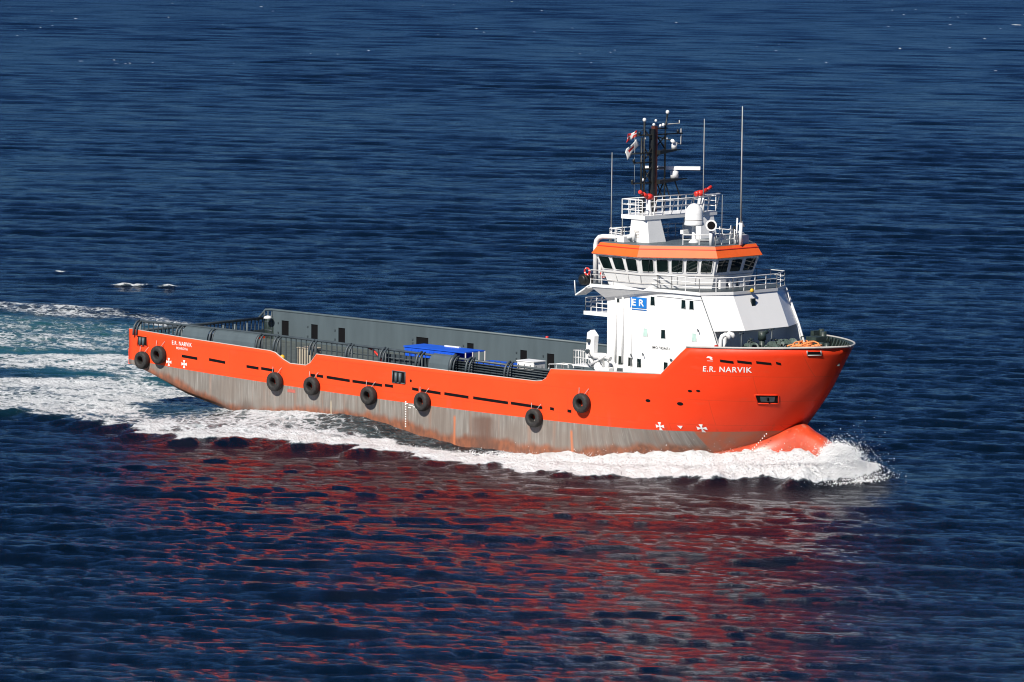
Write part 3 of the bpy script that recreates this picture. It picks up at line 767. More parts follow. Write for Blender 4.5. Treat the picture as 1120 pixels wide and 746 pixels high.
# roof equipment
dm=MB().lathe([(.42,0),(.38,.06),(.16,.25),(.14,1.2),(.2,1.3)],(21.7,-1,16.66),14).build('satellite_dome','white2',ship)
MB().lathe([(.1,0),(.72,.02),(.76,.1),(.70,.3),(.68,.9),(.60,1.25),(.40,1.52),(.2,1.64),(.01,1.68)],(21.7,-1,17.93),22).build('dome_cover','white2',dm)
MB().lathe([(.71,0),(.71,.05)],(21.7,-1,18.35),22).build('dome_band','rim',dm)
sl_=MB().tube([(24.3,-2.0,16.66),(24.3,-2.0,17.75)],.13,8).tube([(24.3,-1.7,16.66),(24.3,-1.7,17.6)],.09,8).build('searchlight','white2',ship)
d=Vector((.69,-.70,.1)).normalized()
c0=Vector((24.3,-2,18.15)); 
MB().tube([c0-d*.25,c0+d*.28],.42,18).build('lamp_drum','white2',sl_)
MB().tube([c0+d*.281,c0+d*.3],.3,18).build('lamp_lens','dark',sl_)
for (x,y,z0,z1,r0) in((25.0,.55,16.6,26.95,.07),(16.7,-4.7,16.6,23.3,.045),(19.6,2.35,18.6,25.7,.05),(24.4,-.9,16.6,20.4,.03),(16.9,-3.7,16.6,18.9,.04)):
    o=MB().tube([(x,y,z0),(x,y,z0+(z1-z0)*.16)],r0*1.9,7).build('whip_antenna','white2',ship)
    MB().tube([(x,y,z0+(z1-z0)*.16),(x,y,z1)],r0,6,r2=r0*.45).build('antenna_rod','rim',o)
mb=MB()
random.seed(3)
for k in range(9):
    x=23.9+random.random()*1.0; y=-1.0+random.random()*2.4; h=.5+random.random()*1.0
    mb.tube([(x,y,16.64),(x,y,16.64+h)],.05,6)
    if k%2: mb.tube([(x,y-.25,16.64+h*.8),(x,y+.25,16.64+h*.8)],.04,5)
mb.box((24.2,1.0,16.64),(24.8,1.7,17.3)); mb.box((24.0,-.7,17.0),(24.3,-.3,17.4)); mb.tube([(24.6,.5,16.7),(24.6,.6,18.6)],.06,6); mb.tube([(24.6,.6,18.1),(24.6,1.1,18.3),(24.6,1.4,17.9)],.05,6)
ae=mb.build('aerial_cluster','white2',ship)
MB().box((24.5,.25,17.15),(24.6,.4,18.0)).build('day_signal','black',ae)
MB().box((17.5,-4.9,16.66),(18.2,-4.2,17.1)).build('roof_box','white2',wh)
MB().box((20.6,-1.3,17.25),(20.9,-.6,17.55)).build('roof_box','white2',wh)

# big vent pipes curving over the wheelhouse top
pp=MB()
pp.tube([(15.5,-5.1,13.4),(15.5,-5.1,16.3),(15.6,-5.1,16.65),(15.85,-5.08,16.9),(16.2,-5.05,16.98),(18.0,-4.5,17.0),(18.5,-4.1,17.1)],.19,10)
pp.tube([(16.0,-5.1,13.4),(16.0,-5.1,16.2)],.16,10); pp.tube([(15.95,-5.1,16.2),(16.9,-5.1,16.45)],.08,8)
pp.build('exhaust_pipe','white2',ship)

# ---------------------------------------------------------------- aft-of-house machinery and stairs
ck=MB().tube([(16.9,-6.1,5.95),(16.9,-6.1,7.9)],.38,14).tube([(16.9,-6.1,7.9),(16.9,-6.1,8.3)],.5,14).build('deck_crane','white2',ship)
b=MB(); b.slab([(15.6,-6.2,7.9),(16.35,-6.2,7.6),(16.5,-6.2,9.6),(16.1,-6.2,10.0),(15.75,-6.2,9.8)],.45); b.build('crane_boom','white2',ck)
MB().tube([(15.9,-6.43,8.4),(15.9,-6.1,8.4)],.16,10).tube([(16.0,-6.43,9.2),(16.0,-6.1,9.2)],.14,10).build('boom_hole','greydark',ck)
b=MB(); b.tube([(16.1,-6.3,8.1),(17.5,-6.3,8.2),(18.2,-6.25,8.0)],.2,8); b.tube([(16.4,-6.4,7.4),(17.9,-6.4,8.3)],.13,8); b.tube([(15.7,-6.2,8.5),(16.6,-6.3,7.3)],.14,8); b.build('hydraulic_cylinder','white2',ck)
b=MB(); b.tube([(16.2,-6.5,8.35),(16.6,-6.5,7.9),(17.2,-6.5,7.95),(17.5,-6.5,7.5)],.035,5); b.tube([(15.9,-6.5,7.6),(16.3,-6.5,7.35),(16.8,-6.5,7.1)],.04,5); b.build('hydraulic_hose','greydark',ck)
mb=MB().box((17.4,-6.4,5.95),(18.2,-5.7,7.3)).tube([(18.4,-5.9,5.95),(18.4,-5.9,7.6)],.12,8).tube([(17.7,-6.1,7.2),(17.7,-6.1,7.8)],.18,8); mb.build('deck_winch_unit','white2',ship)
MB().box((17.5,-5.9,6.0),(18.5,-5.2,7.25)).build('hose_cabinet','grey',ship)
st=MB().box((14.3,-6.3,7.2),(16.3,-4.8,7.3)).build('stair_landing','white2',ship)
railing([(14.35,-4.9),(14.35,-6.2),(16.2,-6.2)],7.3,1.05,'railing',st,rows=2,step=.28,r_=.022)
railing([(12.2,-6.6),(12.2,-5.0),(14.3,-5.0)],6.0,1.1,'railing',st,rows=2,step=1.0)
mb=MB()
for k in range(7): mb.box((14.3-k*.28-.3,-5.9,7.2-k*.35),(14.3-k*.28,-5.0,7.24-k*.35))
mb.build('stair_treads','greydark',st)
railing([(12.2,-6.6,6.9),(13.5,-6.6,7.0),(14.2,-6.6,7.0)],7.0,.25,'railing',st,rows=1,step=1)

# foredeck machinery
M['greenlit']=mat('highlight_green_machinery',(0.07,0.10,0.09),0.5,var=0.4,scale=6)  # lighter copy of the machinery green, highlights put into the colour
def winch(x,y,sc=1.0,seed=1):
    g=random.Random(seed)
    o=MB().box((x-.7*sc,y-1.0*sc,8.6),(x+.7*sc,y+1.0*sc,8.75)).build('mooring_winch','green',ship)
    MB().lathe([(.5*sc,0),(.5*sc,.05),(.28*sc,.06),(.28*sc,.7*sc),(.5*sc,.71*sc),(.5*sc,.76*sc)],(x,y+.4*sc,9.25),14,axis='y').build('winch_drum','greenlit',o)
    MB().box((x-.25*sc,y+.5*sc,8.75),(x+.25*sc,y+.8*sc,9.6)).build('winch_gearbox','green',o)
    MB().tube([(x,y-.4*sc,9.25),(x,y-.85*sc,9.25)],.2*sc,10).build('warping_head','greenlit',o)
    for k in range(5):
        px,py=x+g.uniform(-.6,.6)*sc,y+g.uniform(-.9,.9)*sc; h=g.uniform(9.5,10.1)
        m_=MB().tube([(px,py,8.75),(px,py,h)],.05,5)
        if k%2: m_.lathe([(.02,0),(.2,.02),(.2,.07),(.02,.09)],(px,py,h),10)
        else: m_.tube([(px,py,h),(px+.15,py+.25,h+.05)],.05,5)
        m_.build('control_lever','green' if k%3 else 'greenlit',o)
    for k in range(4):
        px,py,pz=x+g.uniform(-.6,.6)*sc,y+g.uniform(-.9,.9)*sc,g.uniform(8.8,9.5); q=g.uniform(.12,.24)
        MB().box((px-q,py-q*1.2,pz-q),(px+q,py+q*1.2,pz+q*.8)).build('motor_housing','greenlit' if k%2 else 'green',o)
winch(28.9,-2.6,1.1,2); winch(29.6,-.6,1.25,3); winch(29.0,1.6,1.2,4)
MB().tube([(28.7,-1.1,8.6),(28.7,-1.1,9.9)],.22,10).tube([(28.7,-1.1,9.9),(28.7,-1.1,10.5)],.3,10).tube([(28.7,-1.35,10.3),(28.9,-.7,10.5)],.14,8).build('capstan','green',ship)
for y,h in((-3.3,10.5),(.1,10.6)): MB().tube([(28.6,y,8.6),(28.6,y,h)],.06,6).tube([(28.6,y-.25,h),(28.6,y+.25,h)],.05,6).build('signal_post','greydark',ship)
mb=MB()
for x,y in((30.5,-3.0),(31.2,.0),(30.6,3.4),(29.3,4.3),(28.7,5.2)):
    for dx in(0,.55): mb.tube([(x+dx,y,8.6),(x+dx,y,9.55)],.2,10)
    mb.box((x-.3,y-.3,8.6),(x+.85,y+.3,8.68))
mb.build('mooring_bollards','green',ship)
mb=MB().box((29.2,3.3,8.6),(30.2,4.4,9.9)).tube([(29.6,4.8,8.6),(29.6,4.8,10.2)],.25,10).tube([(28.9,5.4,8.6),(28.9,5.4,10.3)],.2,8).box((28.6,4.5,9.2),(28.9,5.3,10.2)); mb.build('foredeck_lockers','green',ship)
for y,x in((-4.9,28.0),(-4.0,27.6)):
    mb=MB(); mb.tube([(x,y,8.5),(x,y,10.1),(x+.06,y+.08,10.35),(x+.2,y+.25,10.48),(x+.36,y+.42,10.4),(x+.42,y+.5,10.15)],.17,10)
    mb.build('gooseneck_vent','white2',ship)
MB().box((27.6,-5.15,8.6),(27.8,-4.95,9.7)).build('hose_box','red',ship)

# ---------------------------------------------------------------- loose things
TY=[(-32.1,4.0,'lowest black tyre fender at the very stern corner, partly over the grey paint',.72),
(-30.0,4.62,'tyre fender beside the stern corner one, fully on orange paint left of the white crosses',.74),
(-16.1,3.6,'tyre fender hanging just below the dip in the orange bulwark, on its stern side',.76),
(-11.9,3.6,'tyre fender just forward of the bulwark dip beside the beige box',.74),
(-5.5,3.4,'tyre fender below the aft end of the blue container, between two dark slots',.73),
(.4,3.4,'tyre fender next to the white draft marks amidships',.74),
(12.3,3.2,'tyre fender under the forward end of the long dark slots',.72),
(17.2,4.75,'highest tyre fender, alone on orange paint below the crane',.74)]
for x,z,lab,r_ in TY:
    y=-float(hb(x,z))
    t=empty('tyre_fender',lab,'tyre fender',(x,y-.02,z),'tyre fenders hanging along the hull side')
    prof=[(.33,.03),(.40,.0),(.64,.0),(.71,.06),(.735,.16),(.745,.28),(.735,.42),(.70,.52),(.62,.58),(.42,.58),(.35,.54),(.32,.42),(.33,.3)]
    prof=[(a*r_/.74,b) for a,b in prof]
    rg=[]; n=28
    mb=MB()
    for rr,h in prof+[prof[0]]:
        rg.append([(rr*math.cos(2*math.pi*j/n),-h,rr*math.sin(2*math.pi*j/n)) for j in range(n)])
    mb.rings(rg,0,True,cap=False)
    tilt=random.uniform(-.04,.04)
    o=mb.build('tyre','rubber',t); o.rotation_euler=(tilt,0,random.uniform(-.05,.05))
    for s_ in(-1,1): MB().tube([(s_*.28,-.28,r_*.88),(s_*.4,-.12,r_+.2),(s_*.5,-.02,r_+.36)],.022,5).build('chain','rim',t)

# blue open-ended container
c=empty('cargo_container','long bright blue cargo container lying on the deck amidships, open frame at its forward end','container',(0,0,0))
b=MB(); b.box((-5.7,-4.2,4.75),(-.2,-4.13,6.9)); b.box((-5.7,-2.1,4.75),(-.2,-2.03,6.9)); b.box((-5.7,-4.13,4.65),(.9,-2.1,4.75)); b.box((-5.7,-4.13,4.75),(-5.6,-2.1,6.9))
for i in range(13): b.box((-5.5+i*.4,-4.24,4.8),(-5.3+i*.4,-4.2,6.75))
b.build('container_walls','blue',c)
MB().prism([(-5.75,-4.26),(.95,-4.26),(.95,-2.0),(-5.75,-2.0)],6.9,7.0).build('container_roof','blue',c)
b=MB()
for y in(-4.2,-3.4,-2.7,-2.05): b.tube([(1.0,y,4.7),(1.0,y,6.95)],.05,6)
b.build('frame_bars','rim',c)
MB().box((-3.2,-2.3,7.0),(-1.6,-2.1,7.08)).build('lifting_bar','white2',c)
c=empty('small_container','low blue cargo basket beside the white box on the cargo deck','container')
MB().box((2.2,-4.3,4.62),(6.3,-2.5,6.35)).build('basket_walls','blue',c,bevel=.03)
MB().prism([(2.3,-4.2),(6.2,-4.2),(6.2,-2.6),(2.3,-2.6)],6.352,6.38).build('basket_cover','blue',c)
c=empty('equipment_box','white equipment box on the cargo deck aft of the bridge','box')
MB().box((6.55,-4.2,4.6),(8.3,-2.9,6.78)).build('box_body','white2',c,bevel=.04)
MB().box((6.5,-4.25,6.78),(8.35,-2.85,6.84)).build('box_lid','white',c)
c=empty('storage_crate','beige storage box behind the dip in the orange bulwark','box')
MB().box((-15.1,-6.8,4.6),(-13.6,-5.6,6.25)).build('crate_body','beige',c,bevel=.04)
MB().box((-15.15,-6.85,6.25),(-13.55,-5.55,6.32)).build('crate_lid','beige',c)
MB().tube([(-14.3,-6.3,6.3),(-14.3,-6.3,6.5)],.06,6).build('crate_handle','greydark',c)
c=empty('hydrant','small yellow hydrant standing behind the dip in the bulwark','hydrant',(-16.3,-7.3,4.6))
MB().lathe([(.12,0),(.1,.6),(.2,.7),(.2,.95),(.05,1.05)],(0,0,0),10).build('hydrant_post','yellow',c)
MB().tube([(-.2,0,.8),(.2,0,.8)],.07,6).build('hydrant_outlet','yellow',c)
b=MB(); b.tube([(-6.9,-6.9,6.9),(-6.4,-6.95,6.8),(-6.0,-7.0,6.55),(-5.6,-7.0,6.3),(-5.5,-6.9,5.6)],.09,6); b.tube([(-6.9,-6.8,6.95),(-6.2,-6.9,6.6),(-5.8,-6.9,6.2)],.07,6)
tag(b.build('hose','red'),'red hose slung over the rail beside the blue container','hose')
# rope pile at bow
random.seed(5)
b=MB()
for k in range(46):
    a=random.random()*6.28; cx=33.2+random.gauss(0,.32); cy=-1.55+random.gauss(0,.45); r_=.25+random.random()*.35
    zc=9.35+random.random()*.75-abs(cy+1.55)*.35
    tx,ty=random.uniform(-.7,.7),random.uniform(-.7,.7)
    b.tube([(cx+r_*math.cos(a+j*.7),cy+r_*math.sin(a+j*.7),zc+tx*r_*math.cos(a+j*.7)*.6+ty*r_*math.sin(a+j*.7)*.6) for j in range(9)],.06,5)
b.lathe([(.9,0),(.8,.3),(.5,.6),(.1,.75)],(33.2,-1.55,8.62),12)
tag(b.build('rope_pile','ropeo'),'tangled heap of orange rope on the foredeck at the bow','rope')
# lifebuoys
for (x,y,z,lab) in((15.45,-5.95,14.35,'orange lifebuoy on the rail beside the big white vent pipe'),(16.6,-5.4,14.2,'red lifebuoy hanging beside the aft edge of the wheelhouse')):
    t=empty('lifebuoy',lab,'lifebuoy',(x,y,z),'lifebuoys on the bridge deck')
    mb=MB(); rg=[]
    for j in range(17):
        a=2*math.pi*j/16; rg.append((.25*math.cos(a),0,.25*math.sin(a)))
    mb.tube(rg,.07,8,cap=False); mb.build('float_ring','red',t)
    m2=MB()
    for k in range(4):
        a=k*math.pi/2+.4; m2.tube([(.25*math.cos(a-.12),0,.25*math.sin(a-.12)),(.25*math.cos(a+.12),0,.25*math.sin(a+.12))],.078,8)
    m2.build('reflective_band','lettering',t)
# life raft canister with cradle
t=empty('life_raft','dark life raft canister in a white cradle at the aft end of the bridge deck','life raft',(14.9,-5.3,13.5))
MB().tube([(0,-.6,0.2),(0,.5,.2)],.42,14).tube([(0,-.6,0.2),(0,-.72,.2)],.42,14,r2=.25).tube([(0,-.25,-.22),(0,-.25,.66)],.1,6).build('canister','black',t)
MB().slab([(-.65,-.7,-.95),(.4,-.7,-.35),(.4,.5,-.35),(-.65,.5,-.95)],.1).tube([(-.6,-.7,-.9),(-.7,-.7,.1)],.04,5).tube([(.4,-.7,-.4),(.7,-.6,-.2)],.06,5).build('cradle','white2',t)
# small white marker on port wall
MB().tube([(-1.6,7.65,7.0),(-1.6,7.65,7.25)],.12,8).build('wall_lamp','red',ship)

# ---------------------------------------------------------------- the sea
def build_sea():
    rng=np.random.default_rng(11)
    cx,cy,cz=CAM
    # rows: distance from a point under the camera; columns: azimuth
    d=[30.]
    while d[-1]<25000:
        q=d[-1]
        if q<235: st=2.5+ (235-q)*.05
        elif q<560: st=.30
        else: st=.30*(q/560)**2.1
        d.append(q+min(st,q*.12))
    d=np.array(d)
    th0=math.atan2(math.cos(R(44)),-math.sin(R(44)))
    a=[0.]
    while a[-1]<math.pi:
        q=a[-1]; a.append(q+(.00075 if q<R(6.6) else min(.00075*(q/R(6.6))**3.2,.05)))
    a=np.array(a); a=a/a[-1]*math.pi if False else a; a[-1]=math.pi
    ang=np.concatenate([-a[::-1][:-1],a])
    D,A=np.meshgrid(d,ang,indexing='ij')
    X=cx+D*np.cos(th0+A); Y=cy+D*np.sin(th0+A)
    # local grid spacing (for filtering short waves)
    dD=np.gradient(d)[:,None]*np.ones_like(A); dA=np.gradient(ang)[None,:]*D
    sp=np.maximum(dD*.9,dA)
    n=X.size; x=X.ravel();y=Y.ravel();s=sp.ravel()
    z=np.zeros(n);ox=np.zeros(n);oy=np.zeros(n);
    # wave energy concentrated round the wind direction (towards the camera, a bit to the left)
    wd=math.atan2(-math.cos(R(44)),math.sin(R(44)))+R(-14)
    K=[]
    for i in range(120):
        lam=.9*(17/.9)**((i+rng.random())/120); k=2*math.pi/lam
        spread=.20 if lam>5 else .20+.40*(1-lam/5)
        th=wd+rng.normal()*spread
        slope=.030 if lam<2.0 else .030*(2.0/lam)**.76
        slope*=1.35 if lam>6 else (.72 if 1.5<lam<4.5 else 1.0)
        K.append((k,th,slope/k*(.6+.8*rng.random()),rng.random()*6.28,lam))
    # calm the sea close to the hull a little
    r=np.abs(y); inx=np.clip((x+50)/15,0,1)*np.clip((48-x)/8,0,1)
    near=np.exp(-(np.maximum(r-10,0)/6)**2)*inx
    att=1-.55*near
    gust=.85+.3*np.sin(x*.021+1.3*np.sin(y*.017))*np.sin(y*.027+.6)
    for k,th,am,ph,lam in K:
        f=np.clip(lam/(s*2.6)-.9,0,1)
        p=k*(x*math.cos(th)+y*math.sin(th))+ph
        c=np.cos(p);sn=np.sin(p)
        aa=am*f*gust
        z+=aa*c; ox-=1.05*aa*sn*math.cos(th); oy-=1.05*aa*sn*math.sin(th)
    z*=att;ox*=att;oy*=att
    # ship waves ------------------------------------------------
    hx=[-60,-38,-34,-28,-23,-17.5,-11,-6,-3.5,-1,4,9,13.6,17.3,23,28,32,34.2,36.2,38.5]
    hc=[0.1,.1,.1,.4,.85,1.2,1.5,1.6,1.35,.8,.35,.35,.55,.85,1.25,1.55,1.9,2.0,1.2,0]
    ridx=[-110,-60,-38,-27,-19,-13,-7.4,-.7,5.6,14,22,28,33,36,38,40]
    yr=[26,17,17.2,17.2,19,19.5,16.2,14.0,13.2,11.8,10.2,6.9,3.6,1.6,1.0,.8]
    Hh=[.2,.25,.35,.4,.45,.45,.5,.55,.45,.45,.6,.8,1.05,1.25,.7,0]
    hwx=[-34,-20,14,20,25,29,33,36,38]; hw=[7.6,8,8,7.6,6.3,4,2,1.2,.2]
    c_=np.interp(x,hx,hc);yrS=[26,17,17.2,17.2,19,19.5,16.2,14.0,13.2,11.8,10.4,7.6,4.8,2.6,1.4,.8]
    rd=np.where(y<0,np.interp(x,ridx,yrS),np.interp(x,ridx,yr))+.9*np.sin(x*.9+1.2*np.sin(x*.37))+.5*np.sin(x*2.3);H=np.interp(x,ridx,Hh);hwv=np.interp(x,hwx,hw)
    t=np.clip((r-hwv)/np.maximum(rd-hwv,.3),0,1)
    inside=c_*(1-t)+H*t-.25*np.sin(np.pi*t)*(x<10)
    outside=H*np.exp(-((r-rd)/2.3)**2)
    sw=np.where(r<rd,inside,outside)
    sw=np.maximum(sw,1.9*np.exp(-((x-34.9)/1.6)**4-(r/1.9)**4)); sw*=np.clip((38.6-x)/3,0,1)*np.clip((x+70)/30,0,1)
    # whitewater roughness
    def vn(px,py,sc,seed):
        # cheap smooth value noise
        g=np.random.default_rng(seed).random((256,256)); u=px*sc;v=py*sc
        i=np.floor(u).astype(int);j=np.floor(v).astype(int);fu=u-i;fv=v-j;fu=fu*fu*(3-2*fu);fv=fv*fv*(3-2*fv)
        i&=255;j&=255;i1=(i+1)&255;j1=(j+1)&255
        return (g[i,j]*(1-fu)+g[i1,j]*fu)*(1-fv)+(g[i,j1]*(1-fu)+g[i1,j1]*fu)*fv
    def fbm(px,py,sc,seed,o=4):
        t_=0;am=.5;
        for q in range(o): t_=t_+am*vn(px+17.3*q,py-9.1*q,sc*2**q,seed+q); am*=.5
        return t_/(1-.5**o)
    # foam density ------------------------------------------------
    foam=np.zeros(n); aer=np.zeros(n)
    m=(x>-140)&(x<60)&(y>-60)&(y<110)
    xm,ym,rm=x[m],y[m],r[m]
    rdm=rd[m];tm=t[m]
    def soft(v,a_,b_): 
        q=np.clip((v-a_)/(b_-a_),0,1); return q*q*(3-2*q)
    edge=soft(rdm+np.where(ym<0,np.interp(xm,[0,15,26,34],[1.4,2.5,3.0,2.0]),np.interp(xm,[0,15,26,34],[1.4,2.3,2.3,.9]))-rm,-.6,1.2)
    dens=np.interp(xm,[-60,-38,-20,-8,6,16,40],[.58,.65,.71,.78,.93,1.15,1.3])
    # less foam close to the hull amidships
    hole=soft(tm,.62,.30)*np.interp(xm,[-34,-28,-20,-13,-6,-2,4,9,12],[.30,.30,.12,.05,.25,.5,.55,.35,0])
    f=edge*(dens-hole)
    crestb=np.exp(-((rm-rdm+.6)/1.3)**2)*.3*np.clip((xm+25)/10,0,1)
    f=f+crestb*edge
    f*=np.where(xm<-34,np.where(ym<0,1,.0),1)
    f*=soft(xm,-75,-45)*soft(37.8-xm,0,1.5)
    def poly(P,w_):
        P=np.array(P,float); inside_=np.zeros(len(xm),bool); dist=np.full(len(xm),1e9)
        for i in range(len(P)):
            ax,ay=P[i-1];bx,by=P[i]
            cond=((ay>ym)!=(by>ym))&(xm<(bx-ax)*(ym-ay)/((by-ay) if by!=ay else 1e-9)+ax); inside_^=cond
            ex,ey=bx-ax,by-ay; tt=np.clip(((xm-ax)*ex+(ym-ay)*ey)/(ex*ex+ey*ey),0,1)
            dist=np.minimum(dist,np.hypot(xm-ax-tt*ex,ym-ay-tt*ey))
        sd=np.where(inside_,dist,-dist); return soft(sd,-w_,w_)
    wob=(fbm(xm,ym,.12,5)-.5)
    # lacy foam sheet off the starboard quarter
    f=np.maximum(f,.66*poly([(-56,-30),(-38,-18),(-30,-17),(-20,-16),(-30,-8),(-34,-6),(-34,4),(-50,7.5),(-58,-1),(-76,-18)],2.5))
    # propeller wash
    f=np.maximum(f,.66*poly([(-78,-10),(-60,6),(-36,7),(-36,9),(-52,18),(-66,20),(-73,11),(-90,-2)],2.5))
    f=np.maximum(f,.50*poly([(-98,-8),(-78,10),(-64,19),(-45,14),(-40,10),(-62,34),(-84,40),(-104,36),(-125,18)],5))
    f=np.maximum(f,.56*poly([(-130,22),(-104,36),(-88,40),(-70,32),(-60,34),(-88,46),(-106,46),(-140,30)],2.5))
    # port bow wave trailing away behind the ship
    f=np.maximum(f,.50*poly([(-72,22),(-36,12),(-34,20),(-60,32),(-84,42)],3))
    ar=.95*poly([(-110,-20),(-70,8),(-36,-4),(-36,8),(-50,24),(-80,38),(-100,36),(-130,14)],6)
    ar=np.maximum(ar,.35*poly([(-56,-30),(-34,-17),(-10,-14),(6,-9),(-34,-7),(-50,5),(-76,-18)],4))
    aer[m]=ar
    bump_=np.zeros(n)
    for (bx,by,ln,wdt) in((-115,64.5,2.8,.8),(-111.0,66.3,1.5,.5),(-142,73.5,1.4,.6),(-131,69,1,.6)):
        u=(xm-bx)*.72+(ym-by)*.69; v=-(xm-bx)*.69+(ym-by)*.72
        f=np.maximum(f,.78*np.exp(-(u/ln)**2-(v/wdt)**2)); bump_[m]+=.16*np.exp(-(u/ln/1.2)**2-(v/wdt/1.3)**2)
    foam[m]=np.clip(f+ .3*wob*(f>.05),0,1.5)
    # sparse whitecaps on the highest crests
    wc=fbm(x,y,.045,31,3)
    k=(z>.46+ .0)&(wc>.60)&(s<2.0)
    foam=np.maximum(foam,np.where(k,.62*np.clip((z-.44)/.15,0,1)*np.clip((wc-.6)*12,0,1),0))
    far=(s>=.9)&(D.ravel()<1800)
    fc=vn(x,y,.33,77)*.6+vn(x,y,.9,78)*.4
    foam=np.maximum(foam,np.where(far&(fc>.884)&(wc>.48),.75,0))
    rough=np.zeros(n); rough[m]=np.clip(foam[m],0,1)*((fbm(xm,ym,.7,8,4)-.5)*.75+(fbm(xm,ym,2.2,9,3)-.5)*.35)
    fwd=np.interp(x,[-40,5,25,36],[.7,.8,1.2,1.5])
    zz=z+sw+rough*fwd+bump_
    # keep water out of the bulwark box: nothing, the hull is solid plating down to -3 m
    co=np.empty((n,3),np.float32); co[:,0]=x+ox; co[:,1]=y+oy; co[:,2]=zz
    nr,nc=D.shape
    idx=np.arange(n).reshape(nr,nc)
    q=np.stack([idx[:-1,:-1],idx[:-1,1:],idx[1:,1:],idx[1:,:-1]],-1).reshape(-1,4)
    me=bpy.data.meshes.new('sea'); me.vertices.add(n); me.vertices.foreach_set('co',co.ravel())
    me.loops.add(q.size); me.loops.foreach_set('vertex_index',q.ravel().astype(np.int32))
    me.polygons.add(len(q)); me.polygons.foreach_set('loop_start',np.arange(0,q.size,4,dtype=np.int32))
    me.polygons.foreach_set('use_smooth',np.ones(len(q),bool))
    me.update(calc_edges=True)
    for nm,arr in(('foam',foam),('aerated',aer)):
        at=me.attributes.new(nm,'FLOAT','POINT'); at.data.foreach_set('value',arr.astype(np.float32))
    o=bpy.data.objects.new('sea',me); COL.objects.link(o); o['kind']='structure'
    print('sea verts',n, 'z rms',z[m].std())
    # normals up?
    if me.polygons[0].normal.z<0: me.flip_normals()
    return o
sea=build_sea()

